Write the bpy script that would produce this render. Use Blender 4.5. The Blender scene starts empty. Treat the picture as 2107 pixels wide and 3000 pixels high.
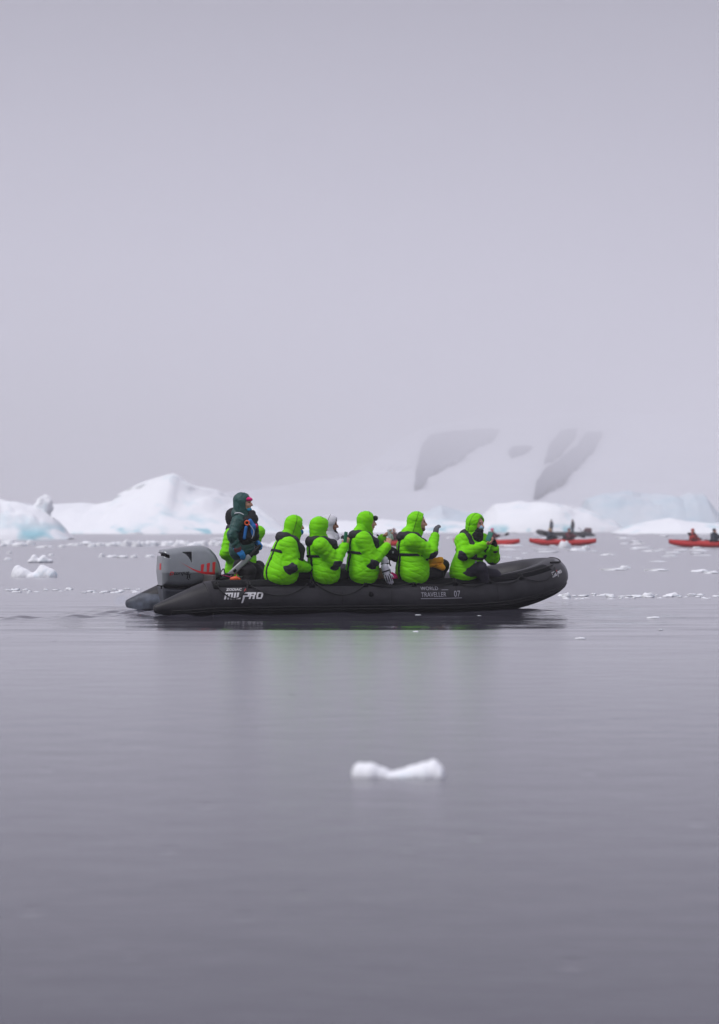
import bpy, bmesh, math, random
import numpy as np
from mathutils import Vector, Matrix, noise as mnoise
from mathutils.bvhtree import BVHTree

random.seed(7)
rng = np.random.default_rng(11)
scene = bpy.context.scene
COL = scene.collection
PI = math.pi
R = math.radians

# ------------------------------------------------------------------ camera
IW, IH = 2107.0, 3000.0          # the photograph's own pixels, used to plan distances
F = 6170.0                       # focal length in those pixels
HZ = 1538.0                      # row of the sea horizon
CAMZ = 1.21                      # eye height above the water (metres)
cam_d = bpy.data.cameras.new('camera')
cam = bpy.data.objects.new('camera', cam_d)
COL.objects.link(cam)
cam.location = (0, 0, CAMZ)
cam.rotation_euler = (PI / 2, 0, 0)
cam_d.sensor_fit = 'HORIZONTAL'
cam_d.sensor_width = 24.0
cam_d.lens = 24.0 * F / IW
cam_d.shift_y = (HZ - IH / 2) / IW
cam_d.clip_start = 0.5
cam_d.clip_end = 20000
cam_d.dof.use_dof = True
cam_d.dof.focus_distance = 29.3
cam_d.dof.aperture_fstop = 1.5
scene.camera = cam

# ------------------------------------------------------------------ world and sun
SUN_EL, SUN_AZ = 52.0, 240.0     # degrees; the azimuth is where the light comes from, clockwise from +y
world = bpy.data.worlds.new('World')
scene.world = world
world.use_nodes = True
nt = world.node_tree
nt.nodes.clear()
def wn(t, **k):
    n = nt.nodes.new(t)
    for a, b in k.items(): setattr(n, a, b)
    return n
w_out = wn('ShaderNodeOutputWorld')
sky = wn('ShaderNodeTexSky', sky_type='NISHITA', sun_disc=False)
sky.sun_elevation = R(SUN_EL); sky.sun_rotation = R(SUN_AZ)
bg_sky = wn('ShaderNodeBackground'); bg_sky.inputs['Strength'].default_value = 0.05
nt.links.new(sky.outputs[0], bg_sky.inputs['Color'])
tc = wn('ShaderNodeTexCoord'); sep = wn('ShaderNodeSeparateXYZ')
nt.links.new(tc.outputs['Generated'], sep.inputs[0])
ramp = wn('ShaderNodeValToRGB')
nt.links.new(sep.outputs['Z'], ramp.inputs[0])
cr = ramp.color_ramp
tint = (1.0, 0.97, 1.18)
def skyc(k): return (tint[0] * k, tint[1] * k, tint[2] * k, 1)
cr.elements[0].position = 0.0; cr.elements[0].color = skyc(0.56)
cr.elements[1].position = 1.0; cr.elements[1].color = skyc(0.60)
for pos, k in ((0.10, 0.50), (0.24, 0.295), (0.55, 0.52)):
    cr.elements.new(pos).color = skyc(k)
cloud = wn('ShaderNodeTexNoise'); cloud.inputs['Scale'].default_value = 2.2; cloud.inputs['Detail'].default_value = 3
mp = wn('ShaderNodeMapping'); mp.inputs['Scale'].default_value = (1, 1, 3.5)
nt.links.new(tc.outputs['Generated'], mp.inputs[0]); nt.links.new(mp.outputs[0], cloud.inputs['Vector'])
cm = wn('ShaderNodeMapRange'); cm.inputs[3].default_value = 0.93; cm.inputs[4].default_value = 1.07
nt.links.new(cloud.outputs[0], cm.inputs[0])
mul = wn('ShaderNodeVectorMath', operation='SCALE')
nt.links.new(ramp.outputs[0], mul.inputs[0]); nt.links.new(cm.outputs[0], mul.inputs['Scale'])
bg = wn('ShaderNodeBackground'); bg.inputs['Strength'].default_value = 1.0
nt.links.new(mul.outputs[0], bg.inputs['Color'])
mixs = wn('ShaderNodeMixShader'); mixs.inputs[0].default_value = 0.94   # heavy overcast over the clear sky
nt.links.new(bg_sky.outputs[0], mixs.inputs[1]); nt.links.new(bg.outputs[0], mixs.inputs[2])
nt.links.new(mixs.outputs[0], w_out.inputs['Surface'])

sun_d = bpy.data.lights.new('sun', 'SUN')
sun_d.energy = 1.5
sun_d.angle = R(25)
sun_d.color = (1.0, 0.98, 0.96)
sun = bpy.data.objects.new('sun', sun_d)
COL.objects.link(sun)
az = R(SUN_AZ)
sdir = Vector((math.sin(az) * math.cos(R(SUN_EL)), math.cos(az) * math.cos(R(SUN_EL)), math.sin(R(SUN_EL))))
sun.rotation_euler = sdir.to_track_quat('Z', 'Y').to_euler()
sun.location = (0, 0, 60)

scene.view_settings.view_transform = 'Standard'
scene.view_settings.look = 'None'
scene.view_settings.exposure = 0.34
scene.view_settings.gamma = 1.0
scene.view_settings.use_curve_mapping = False
scene.render.engine = 'CYCLES'
cy = scene.cycles
cy.use_denoising = True
try: cy.denoiser = 'OPENIMAGEDENOISE'
except Exception: pass
cy.max_bounces = 6; cy.diffuse_bounces = 3; cy.glossy_bounces = 3; cy.transmission_bounces = 4
cy.volume_bounces = 4; cy.transparent_max_bounces = 6
cy.sample_clamp_indirect = 6.0
cy.caustics_reflective = False; cy.caustics_refractive = False

# ------------------------------------------------------------------ planning helpers
def at(u, v, y):
    """world point that stands y metres off and falls on photo pixel (u, v)"""
    return Vector(((u - IW / 2) * y / F, y, CAMZ - (v - HZ) * y / F))
def wdist(v):
    """distance of the water surface seen on photo row v"""
    return CAMZ * F / (v - HZ)
def onwater(u, v):
    y = wdist(v)
    return Vector(((u - IW / 2) * y / F, y, 0.0))

# ------------------------------------------------------------------ materials
MATS = {}
def mat(name, col, rough=0.6, metal=0.0, bump=None, var=None, spec=0.5, coat=0.0, sss=0.0, stretch=(1, 1, 1), sheen=0.0):
    """procedural principled material: var=(scale, amount) colour mottling, bump=(scale, strength, distance)"""
    if name in MATS: return MATS[name]
    m = bpy.data.materials.new(name); m.use_nodes = True
    n = m.node_tree.nodes; l = m.node_tree.links
    p = n['Principled BSDF']
    p.inputs['Base Color'].default_value = (*col, 1)
    p.inputs['Roughness'].default_value = rough
    p.inputs['Metallic'].default_value = metal
    p.inputs['Specular IOR Level'].default_value = spec
    p.inputs['Coat Weight'].default_value = coat
    p.inputs['Sheen Weight'].default_value = sheen
    if sss:
        p.inputs['Subsurface Weight'].default_value = sss
        p.inputs['Subsurface Radius'].default_value = (0.02, 0.008, 0.004)
    t = n.new('ShaderNodeTexCoord'); mpn = n.new('ShaderNodeMapping'); mpn.inputs['Scale'].default_value = stretch
    l.new(t.outputs['Object'], mpn.inputs[0])
    if var:
        no = n.new('ShaderNodeTexNoise'); no.inputs['Scale'].default_value = var[0]; no.inputs['Detail'].default_value = 5
        l.new(mpn.outputs[0], no.inputs['Vector'])
        mr = n.new('ShaderNodeMapRange'); mr.inputs[1].default_value = 0.3; mr.inputs[2].default_value = 0.7
        mr.inputs[3].default_value = 1 - var[1]; mr.inputs[4].default_value = 1 + var[1]
        l.new(no.outputs[0], mr.inputs[0])
        vm = n.new('ShaderNodeVectorMath'); vm.operation = 'SCALE'; vm.inputs[0].default_value = col
        l.new(mr.outputs[0], vm.inputs['Scale']); l.new(vm.outputs[0], p.inputs['Base Color'])
    if bump:
        nb = n.new('ShaderNodeTexNoise'); nb.inputs['Scale'].default_value = bump[0]; nb.inputs['Detail'].default_value = 4
        l.new(mpn.outputs[0], nb.inputs['Vector'])
        b = n.new('ShaderNodeBump'); b.inputs['Strength'].default_value = bump[1]; b.inputs['Distance'].default_value = bump[2]
        l.new(nb.outputs[0], b.inputs['Height']); l.new(b.outputs[0], p.inputs['Normal'])
    MATS[name] = m
    return m

M_GREEN = mat('lime_nylon', (0.19, 0.68, 0.002), 0.6, bump=(12, 0.5, 0.02), var=(5, 0.10), spec=0.12, stretch=(0.8, 0.8, 2.2))
M_TEAL = mat('teal_shell', (0.014, 0.070, 0.062), 0.5, bump=(12, 0.6, 0.02), var=(6, 0.15), spec=0.4, stretch=(1, 1, 1.8))
M_BLACK = mat('black_fabric', (0.016, 0.016, 0.018), 0.8, bump=(40, 0.5, 0.006), var=(9, 0.25), spec=0.25)
M_CHAR = mat('charcoal_fabric', (0.036, 0.034, 0.046), 0.8, bump=(40, 0.5, 0.006), var=(9, 0.2), spec=0.25)
M_TROUS = mat('dark_trousers', (0.013, 0.0125, 0.0145), 0.75, bump=(22, 0.7, 0.012), var=(7, 0.25), spec=0.3)
M_BROWN = mat('brown_trousers', (0.16, 0.095, 0.045), 0.85, bump=(22, 0.6, 0.01), var=(7, 0.2))
M_GREYJ = mat('light_grey_fleece', (0.50, 0.50, 0.53), 0.85, bump=(30, 0.6, 0.008), var=(6, 0.1))
M_GREYG = mat('grey_glove', (0.075, 0.078, 0.09), 0.8, bump=(60, 0.5, 0.004), var=(14, 0.2))
M_BLUEG = mat('blue_glove', (0.01, 0.24, 0.66), 0.6, bump=(60, 0.5, 0.004), var=(14, 0.15))
M_BLUE = mat('blue_cloth', (0.015, 0.16, 0.52), 0.7, bump=(50, 0.4, 0.004), var=(12, 0.15))
M_CYAN = mat('cyan_scarf', (0.02, 0.30, 0.50), 0.8, bump=(50, 0.4, 0.004))
M_MASK = mat('pale_blue_mask', (0.36, 0.56, 0.72), 0.9, bump=(60, 0.3, 0.003))
M_PINK = mat('pink_knit', (0.72, 0.012, 0.18), 0.85, bump=(70, 0.5, 0.004), var=(14, 0.12))
M_ORANGE = mat('orange_plastic', (0.75, 0.10, 0.02), 0.5, var=(12, 0.1))
M_YELLOW = mat('yellow_fleece', (0.78, 0.34, 0.008), 0.85, bump=(26, 0.7, 0.01), var=(7, 0.12))
M_SKIN = mat('skin', (0.56, 0.30, 0.20), 0.55, var=(18, 0.12), bump=(70, 0.2, 0.002), sss=0.08)
M_SKIND = mat('tanned_skin', (0.34, 0.165, 0.10), 0.55, var=(18, 0.12), bump=(70, 0.2, 0.002), sss=0.08)
M_HAIR = mat('dark_hair', (0.03, 0.018, 0.012), 0.6, bump=(80, 0.6, 0.004), stretch=(1, 1, 0.2))
M_EYE = mat('eye_dark', (0.015, 0.012, 0.012), 0.2)
M_WHITE = mat('white_cloth', (0.62, 0.62, 0.66), 0.8, bump=(50, 0.4, 0.004), var=(10, 0.08))
M_BUCKLE = mat('grey_buckle', (0.35, 0.36, 0.38), 0.4, metal=0.4, var=(20, 0.1))
M_LENS = mat('goggle_lens', (0.13, 0.035, 0.03), 0.12, spec=0.6, coat=0.6)
M_GLASS = mat('black_glass', (0.02, 0.025, 0.025), 0.1, coat=0.5)
M_PHONE = mat('pale_phone', (0.58, 0.62, 0.60), 0.3, var=(60, 0.08))
M_PHONEG = mat('green_phone_case', (0.03, 0.20, 0.14), 0.45, var=(40, 0.15))
M_RUBBER = mat('black_rubber', (0.008, 0.008, 0.009), 0.6, bump=(120, 0.15, 0.002), var=(14, 0.2), spec=0.4)
M_PAD = mat('wear_pad', (0.005, 0.005, 0.006), 0.75, bump=(220, 0.3, 0.002), var=(20, 0.2), spec=0.15)  # also colours the painted shade strip under the tube
M_ROPE = mat('black_rope', (0.012, 0.012, 0.013), 0.8, bump=(200, 0.5, 0.002))
M_STEEL = mat('steel', (0.42, 0.43, 0.45), 0.35, metal=0.9, var=(30, 0.12))
M_ALU = mat('grey_alloy', (0.30, 0.31, 0.32), 0.42, metal=0.35, var=(14, 0.12), bump=(90, 0.1, 0.002))
M_COWL = mat('silver_cowl', (0.25, 0.27, 0.28), 0.32, metal=0.4, var=(7, 0.06), spec=0.5, coat=0.25)
M_LOWER = mat('slate_casing', (0.050, 0.056, 0.068), 0.5, metal=0.1, var=(11, 0.15), bump=(60, 0.15, 0.003))
M_RED = mat('red_print', (0.62, 0.012, 0.018), 0.45, var=(30, 0.06))
M_BLKP = mat('black_print', (0.012, 0.012, 0.013), 0.5)
M_WHTP = mat('white_print', (0.72, 0.72, 0.72), 0.6, var=(60, 0.08))
M_GRYP = mat('grey_print', (0.36, 0.36, 0.40), 0.6, var=(60, 0.10))
M_KRED = mat('red_kayak', (0.46, 0.006, 0.005), 0.5, var=(3, 0.10), spec=0.3)
M_MAROON = mat('maroon_cloth', (0.13, 0.025, 0.035), 0.8, bump=(20, 0.6, 0.01), var=(5, 0.2))
M_REDJ = mat('red_jacket', (0.42, 0.03, 0.02), 0.75, bump=(20, 0.6, 0.01), var=(5, 0.2))
M_BEIGE = mat('beige_hat', (0.50, 0.40, 0.25), 0.85, bump=(30, 0.5, 0.01))
M_NAVY = mat('navy_suit', (0.018, 0.028, 0.045), 0.75, bump=(20, 0.6, 0.01), var=(5, 0.2))

def hypalon():
    m = bpy.data.materials.new('hypalon_tube'); m.use_nodes = True
    n = m.node_tree.nodes; l = m.node_tree.links; p = n['Principled BSDF']
    t = n.new('ShaderNodeTexCoord')
    a = n.new('ShaderNodeTexNoise'); a.inputs['Scale'].default_value = 2.2; a.inputs['Detail'].default_value = 8; a.inputs['Roughness'].default_value = 0.65
    b = n.new('ShaderNodeTexNoise'); b.inputs['Scale'].default_value = 55; b.inputs['Detail'].default_value = 3
    l.new(t.outputs['Object'], a.inputs['Vector']); l.new(t.outputs['Object'], b.inputs['Vector'])
    r1 = n.new('ShaderNodeValToRGB')
    r1.color_ramp.elements[0].position = 0.32; r1.color_ramp.elements[0].color = (0.010, 0.0098, 0.0115, 1)
    r1.color_ramp.elements[1].position = 0.72; r1.color_ramp.elements[1].color = (0.036, 0.035, 0.039, 1)
    l.new(a.outputs[0], r1.inputs[0])
    # rain droplets and salt specks
    vo = n.new('ShaderNodeTexVoronoi'); vo.inputs['Scale'].default_value = 46
    l.new(t.outputs['Object'], vo.inputs['Vector'])
    dr = n.new('ShaderNodeMapRange'); dr.inputs[1].default_value = 0.10; dr.inputs[2].default_value = 0.22; dr.inputs[3].default_value = 1; dr.inputs[4].default_value = 0
    l.new(vo.outputs['Distance'], dr.inputs[0])
    rr = n.new('ShaderNodeMapRange'); rr.inputs[3].default_value = 0.32; rr.inputs[4].default_value = 0.60
    l.new(a.outputs[0], rr.inputs[0]); l.new(rr.outputs[0], p.inputs['Roughness'])
    l.new(r1.outputs[0], p.inputs['Base Color'])
    p.inputs['Specular IOR Level'].default_value = 0.3
    ad = n.new('ShaderNodeMath'); ad.operation = 'MULTIPLY_ADD'; ad.inputs[1].default_value = 0.5
    l.new(dr.outputs[0], ad.inputs[0]); l.new(b.outputs[0], ad.inputs[2])
    bu = n.new('ShaderNodeBump'); bu.inputs['Strength'].default_value = 0.25; bu.inputs['Distance'].default_value = 0.004
    l.new(ad.outputs[0], bu.inputs['Height']); l.new(bu.outputs[0], p.inputs['Normal'])
    return m
M_TUBE = hypalon()

def ice_material(name, blue=0.35, scale=0.25, base=(0.86, 0.89, 0.91), wet=(0.36, 0.66, 0.74), foot=0.0):
    m = bpy.data.materials.new(name); m.use_nodes = True
    n = m.node_tree.nodes; l = m.node_tree.links; p = n['Principled BSDF']
    t = n.new('ShaderNodeTexCoord')
    a = n.new('ShaderNodeTexNoise'); a.inputs['Scale'].default_value = scale; a.inputs['Detail'].default_value = 6; a.inputs['Roughness'].default_value = 0.6
    l.new(t.outputs['Object'], a.inputs['Vector'])
    r1 = n.new('ShaderNodeValToRGB')
    r1.color_ramp.elements[0].position = max(0.02, 0.62 - blue * 0.5); r1.color_ramp.elements[0].color = (*base, 1)
    r1.color_ramp.elements[1].position = 0.80; r1.color_ramp.elements[1].color = (*wet, 1)
    l.new(a.outputs[0], r1.inputs[0]); l.new(r1.outputs[0], p.inputs['Base Color'])
    p.inputs['Roughness'].default_value = 0.55
    p.inputs['Specular IOR Level'].default_value = 0.3
    if foot > 0:      # bare blue ice washed clean of snow along the waterline, in patches
        sx_ = n.new('ShaderNodeSeparateXYZ'); l.new(t.outputs['Object'], sx_.inputs[0])
        f1 = n.new('ShaderNodeMapRange'); f1.inputs[1].default_value = foot * 0.35; f1.inputs[2].default_value = foot; f1.inputs[3].default_value = 1; f1.inputs[4].default_value = 0
        l.new(sx_.outputs['Z'], f1.inputs[0])
        c1 = n.new('ShaderNodeTexNoise'); c1.inputs['Scale'].default_value = scale * 1.6; c1.inputs['Detail'].default_value = 2; l.new(t.outputs['Object'], c1.inputs['Vector'])
        f2 = n.new('ShaderNodeMapRange'); f2.inputs[1].default_value = 0.55; f2.inputs[2].default_value = 0.64; l.new(c1.outputs[0], f2.inputs[0])
        fm_ = n.new('ShaderNodeMath'); fm_.operation = 'MULTIPLY'; l.new(f1.outputs[0], fm_.inputs[0]); l.new(f2.outputs[0], fm_.inputs[1])
        mx_ = n.new('ShaderNodeMixRGB'); mx_.inputs[2].default_value = (0.34, 0.62, 0.69, 1)
        l.new(fm_.outputs[0], mx_.inputs[0]); l.new(r1.outputs[0], mx_.inputs[1]); l.new(mx_.outputs[0], p.inputs['Base Color'])
    b = n.new('ShaderNodeTexNoise'); b.inputs['Scale'].default_value = scale * 14; b.inputs['Detail'].default_value = 5
    l.new(t.outputs['Object'], b.inputs['Vector'])
    bu = n.new('ShaderNodeBump'); bu.inputs['Strength'].default_value = 0.5; bu.inputs['Distance'].default_value = 0.12 / max(scale, 0.02) * 0.1
    l.new(b.outputs[0], bu.inputs['Height']); l.new(bu.outputs[0], p.inputs['Normal'])
    return m
M_BERG = ice_material('berg_ice', 0.12, 0.16, (0.90, 0.925, 0.94), (0.50, 0.72, 0.78), 1.5)
M_KNOB = ice_material('knob_ice', 0.12, 0.4, (0.90, 0.925, 0.94), (0.55, 0.74, 0.80))
M_BERGB = ice_material('blue_berg_ice', 0.62, 0.10, (0.74, 0.79, 0.83), (0.52, 0.68, 0.76))
M_FLOE = ice_material('floe_ice', 0.12, 3.0, (0.86, 0.88, 0.90), (0.55, 0.72, 0.80))
M_BLUEICE = ice_material('blue_ice', 0.7, 0.4, (0.30, 0.56, 0.62), (0.12, 0.42, 0.50))

# ------------------------------------------------------------------ object helpers
def link(o, parent=None):
    COL.objects.link(o)
    if parent is not None: o.parent = parent
    return o
def empty(name, loc=(0, 0, 0), rz=0.0):
    o = bpy.data.objects.new(name, None); o.location = loc; o.rotation_euler = (0, 0, rz)
    o.empty_display_size = 0.2
    return link(o)
def tag(o, label=None, cat=None, group=None, kind=None):
    if label: o['label'] = label
    if cat: o['category'] = cat
    if group: o['group'] = group
    if kind: o['kind'] = kind
    return o
def obj_pd(name, verts, faces, m=None, parent=None, smooth=True):
    me = bpy.data.meshes.new(name)
    me.from_pydata([tuple(v) for v in verts], [], faces)
    if smooth: me.polygons.foreach_set('use_smooth', np.ones(len(me.polygons), bool))
    if m: me.materials.append(m)
    me.update()
    return link(bpy.data.objects.new(name, me), parent)
def obj_np(name, V, Q, m=None, parent=None, smooth=True):
    me = bpy.data.meshes.new(name)
    V = np.asarray(V, np.float32); Q = np.asarray(Q, np.int32); k = Q.shape[1]
    me.vertices.add(len(V)); me.vertices.foreach_set('co', V.ravel())
    me.loops.add(Q.size); me.loops.foreach_set('vertex_index', Q.ravel())
    me.polygons.add(len(Q)); me.polygons.foreach_set('loop_start', np.arange(0, Q.size, k, dtype=np.int32))
    if smooth: me.polygons.foreach_set('use_smooth', np.ones(len(Q), bool))
    me.update(calc_edges=True); me.validate()
    if m: me.materials.append(m)
    return link(bpy.data.objects.new(name, me), parent)
def obj_bm(name, bm, m=None, parent=None, smooth=False):
    me = bpy.data.meshes.new(name); bm.normal_update(); bm.to_mesh(me); bm.free()
    if smooth: me.polygons.foreach_set('use_smooth', np.ones(len(me.polygons), bool))
    if m: me.materials.append(m)
    return link(bpy.data.objects.new(name, me), parent)
def copy_tree(o, parent=None, skip=()):
    c = o.copy(); COL.objects.link(c); c.parent = parent
    for ch in list(o.children):
        if not ch.name.split('.')[0] in skip: copy_tree(ch, c, skip)
    return c
def vec(a): return np.array(a, float)
def unit(a):
    a = np.array(a, float); return a / max(1e-9, np.linalg.norm(a))
def tube_mesh(pts, r, n=8, cap=True, closed=False):
    """verts, faces of a round tube along a polyline; r may be a list"""
    P = [vec(p) for p in pts]; N = len(P)
    rr = r if hasattr(r, '__len__') else [r] * N
    V = []; Fc = []; ref = None
    for i in range(N):
        t = unit(P[(i + 1) % N if closed else min(i + 1, N - 1)] - P[i - 1 if (i or closed) else 0])
        if ref is None:
            ref = np.cross(t, [0, 0, 1.0])
            if np.linalg.norm(ref) < 0.05: ref = np.cross(t, [0, 1.0, 0])
        ref = unit(ref - t * ref.dot(t)); b = np.cross(t, ref)
        for k in range(n):
            a = 2 * PI * k / n
            V.append(P[i] + rr[i] * (math.cos(a) * ref + math.sin(a) * b))
    for i in range(N if closed else N - 1):
        j = (i + 1) % N
        for k in range(n):
            k2 = (k + 1) % n
            Fc.append((i * n + k, i * n + k2, j * n + k2, j * n + k))
    if cap and not closed:
        Fc.append(tuple(range(n))[::-1]); Fc.append(tuple((N - 1) * n + k for k in range(n)))
    return V, Fc
def tube(name, pts, r, m, parent=None, n=8, closed=False):
    V, Fc = tube_mesh(pts, r, n, True, closed)
    return obj_pd(name, V, Fc, m, parent)
def rbox(name, c, size, m, parent=None, bev=0.01, rot=None, seg=2):
    bm = bmesh.new(); bmesh.ops.create_cube(bm, size=1)
    bmesh.ops.scale(bm, vec=size, verts=bm.verts)
    bmesh.ops.bevel(bm, geom=bm.edges[:], offset=bev, segments=seg, affect='EDGES', profile=0.6)
    if rot is not None: bmesh.ops.transform(bm, matrix=rot.to_4x4(), verts=bm.verts)
    bmesh.ops.translate(bm, vec=c, verts=bm.verts)
    return obj_bm(name, bm, m, parent, True)
def catmull(P, per=8):
    P = [vec(p) for p in P]; out = []
    for i in range(len(P) - 1):
        p0 = P[max(i - 1, 0)]; p1 = P[i]; p2 = P[i + 1]; p3 = P[min(i + 2, len(P) - 1)]
        for k in range(per):
            t = k / per
            out.append(0.5 * ((2 * p1) + (p2 - p0) * t + (2 * p0 - 5 * p1 + 4 * p2 - p3) * t * t + (3 * p1 - p0 - 3 * p2 + p3) * t ** 3))
    out.append(P[-1]); return out

# ------------------------------------------------------------------ distance-field modelling
class SDF:
    """smooth union of round cones and ellipsoids, meshed with surface nets"""
    def __init__(s): s.ops = []
    def cap(s, a, b, ra, rb=None, k=0.02):
        s.ops.append(('c', vec(a), vec(b), ra, ra if rb is None else rb, k)); return s
    def ell(s, c, r, k=0.02, A=None):
        s.ops.append(('e', vec(c), vec(r), np.eye(3) if A is None else np.array(A, float), k)); return s
    def cut(s, c, r, k=0.01, A=None):
        s.ops.append(('x', vec(c), vec(r), np.eye(3) if A is None else np.array(A, float), k)); return s
    def box(s):
        lo = np.full(3, 1e9); hi = -lo
        for o in s.ops:
            if o[0] == 'c':
                for p, r in ((o[1], o[3]), (o[2], o[4])): lo = np.minimum(lo, p - r); hi = np.maximum(hi, p + r)
            elif o[0] == 'e':
                m = o[2].max(); lo = np.minimum(lo, o[1] - m); hi = np.maximum(hi, o[1] + m)
        return lo, hi
    def field(s, h, pad=0.03):
        lo, hi = s.box(); lo = lo - pad; hi = hi + pad
        n = np.ceil((hi - lo) / h).astype(int) + 1
        D = np.full(n, 0.5, np.float32)
        ax = [lo[i] + h * np.arange(n[i]) for i in range(3)]
        for o in s.ops:
            k = o[-1]; mg = max(k, 0.0) + 3 * h + 0.015
            if o[0] == 'c':
                l0 = np.minimum(o[1] - o[3], o[2] - o[4]) - mg; h0 = np.maximum(o[1] + o[3], o[2] + o[4]) + mg
            else:
                m = o[2].max(); l0 = o[1] - m - mg; h0 = o[1] + m + mg
            i0 = np.clip(((l0 - lo) / h).astype(int), 0, n - 1); i1 = np.clip(((h0 - lo) / h).astype(int) + 2, 1, n)
            sl = tuple(slice(i0[i], i1[i]) for i in range(3))
            X = ax[0][sl[0]][:, None, None]; Y = ax[1][sl[1]][None, :, None]; Z = ax[2][sl[2]][None, None, :]
            if o[0] == 'c':
                a, b, ra, rb = o[1:5]; ba = b - a; L = max(1e-9, ba.dot(ba))
                px, py, pz = X - a[0], Y - a[1], Z - a[2]
                t = np.clip((px * ba[0] + py * ba[1] + pz * ba[2]) / L, 0, 1)
                d = np.sqrt((px - t * ba[0]) ** 2 + (py - t * ba[1]) ** 2 + (pz - t * ba[2]) ** 2) - (ra + (rb - ra) * t)
            else:
                c, r, A = o[1:4]
                px, py, pz = X - c[0], Y - c[1], Z - c[2]
                q = [(px * A[i][0] + py * A[i][1] + pz * A[i][2]) for i in range(3)]
                k0 = np.sqrt(sum((q[i] / r[i]) ** 2 for i in range(3))) + 1e-6
                k1 = np.sqrt(sum((q[i] / r[i] ** 2) ** 2 for i in range(3))) + 1e-6
                d = k0 * (k0 - 1) / k1
            g = D[sl]
            if o[0] == 'x':
                d = -d
                hh = np.clip(0.5 - 0.5 * (g - d) / max(k, 1e-6), 0, 1)
                D[sl] = g + (d - g) * hh + k * hh * (1 - hh)
            else:
                hh = np.clip(0.5 + 0.5 * (g - d) / max(k, 1e-6), 0, 1)
                D[sl] = g + (d - g) * hh - k * hh * (1 - hh)
        return D, lo, ax

def nets(D, lo, h):
    """surface nets: (verts, quads) of the zero level"""
    D = D.copy(); D[0] = D[-1] = 0.5; D[:, 0] = D[:, -1] = 0.5; D[:, :, 0] = D[:, :, -1] = 0.5
    n = np.array(D.shape); S = D < 0
    cells = []; poss = []; quads = []
    cid = lambda i: (i[:, 0] * n[1] + i[:, 1]) * n[2] + i[:, 2]
    for a in range(3):
        b, c = (a + 1) % 3, (a + 2) % 3
        s0 = [slice(None)] * 3; s1 = [slice(None)] * 3; s0[a] = slice(0, -1); s1[a] = slice(1, None)
        d0 = D[tuple(s0)]; d1 = D[tuple(s1)]
        idx = np.argwhere(S[tuple(s0)] != S[tuple(s1)])
        if not len(idx): continue
        v0 = d0[tuple(idx.T)]; v1 = d1[tuple(idx.T)]
        pos = idx.astype(float); pos[:, a] += v0 / (v0 - v1)
        q = []
        for ob, oc in ((-1, -1), (0, -1), (0, 0), (-1, 0)):
            ce = idx.copy(); ce[:, b] += ob; ce[:, c] += oc
            i_ = cid(ce); q.append(i_); cells.append(i_); poss.append(pos)
        q = np.stack(q, 1); ins = v0 < 0
        q[~ins] = q[~ins][:, ::-1]
        quads.append(q)
    if not cells: return np.zeros((0, 3)), np.zeros((0, 4), int)
    cells = np.concatenate(cells); poss = np.concatenate(poss); quads = np.concatenate(quads)
    u, inv = np.unique(cells, return_inverse=True)
    cnt = np.bincount(inv)
    V = np.stack([np.bincount(inv, weights=poss[:, i]) / cnt for i in range(3)], 1)
    return V * h + lo, np.searchsorted(u, quads)
def net_obj(name, D, lo, h, m, parent=None):
    V, Q = nets(D, lo, h)
    return obj_np(name, V, Q, m, parent)
def sdf_obj(name, s, h, m, parent=None, pad=0.03, fn=None):
    D, lo, ax = s.field(h, pad)
    if fn is not None: D = D + fn(ax[0][:, None, None], ax[1][None, :, None], ax[2][None, None, :])
    return net_obj(name, D, lo, h, m, parent)

def text_bm(body, size, shear=0.0, offset=0.0, spacing=1.0, grid=0.02, xs=1.0):
    """flat lettering (x right, y up, lower-left origin) cut into a grid so it can follow a curved side"""
    cu = bpy.data.curves.new('lettering_curve', 'FONT'); cu.body = body; cu.size = size; cu.shear = shear
    cu.offset = offset; cu.space_character = spacing; cu.resolution_u = 3
    o = bpy.data.objects.new('lettering_curve', cu); COL.objects.link(o)
    bpy.context.view_layer.update()
    me = bpy.data.meshes.new_from_object(o.evaluated_get(bpy.context.evaluated_depsgraph_get()))
    bpy.data.objects.remove(o); bpy.data.curves.remove(cu)
    bm = bmesh.new(); bm.from_mesh(me); bpy.data.meshes.remove(me)
    for v in bm.verts: v.co.x *= xs
    cut_grid(bm, grid)
    return bm
def cut_grid(bm, g):
    xs = [v.co.x for v in bm.verts]; ys = [v.co.y for v in bm.verts]
    for axis, lo_, hi_ in ((0, min(xs), max(xs)), (1, min(ys), max(ys))):
        k = math.ceil(lo_ / g) * g
        while k < hi_:
            co = Vector((k, 0, 0)) if axis == 0 else Vector((0, k, 0)); no = Vector((1, 0, 0)) if axis == 0 else Vector((0, 1, 0))
            bmesh.ops.bisect_plane(bm, geom=bm.verts[:] + bm.edges[:] + bm.faces[:], plane_co=co, plane_no=no)
            k += g
def poly_bm(pts, grid=0.02):
    bm = bmesh.new(); bm.faces.new([bm.verts.new((p[0], p[1], 0)) for p in pts]); 
    bmesh.ops.triangulate(bm, faces=bm.faces[:]); cut_grid(bm, grid); return bm
def merge_bm(dst, src, dx=0, dy=0):
    for v in src.verts: v.co.x += dx; v.co.y += dy
    me = bpy.data.meshes.new('t'); src.to_mesh(me); src.free(); dst.from_mesh(me); bpy.data.meshes.remove(me)
    return dst

# ================================================================== SETTING
YAW = R(17.0)                    # the boat's bow points a little away from the camera
BOAT = Vector((0.0, 30.0, 0.0))
cY, sY = math.cos(YAW), math.sin(YAW)
def bw(x, y, z=0.0):
    """boat coordinates (x to the bow, y to port, z up from the water) -> world"""
    return Vector((BOAT.x + cY * x - sY * y, BOAT.y + sY * x + cY * y, z))

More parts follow.
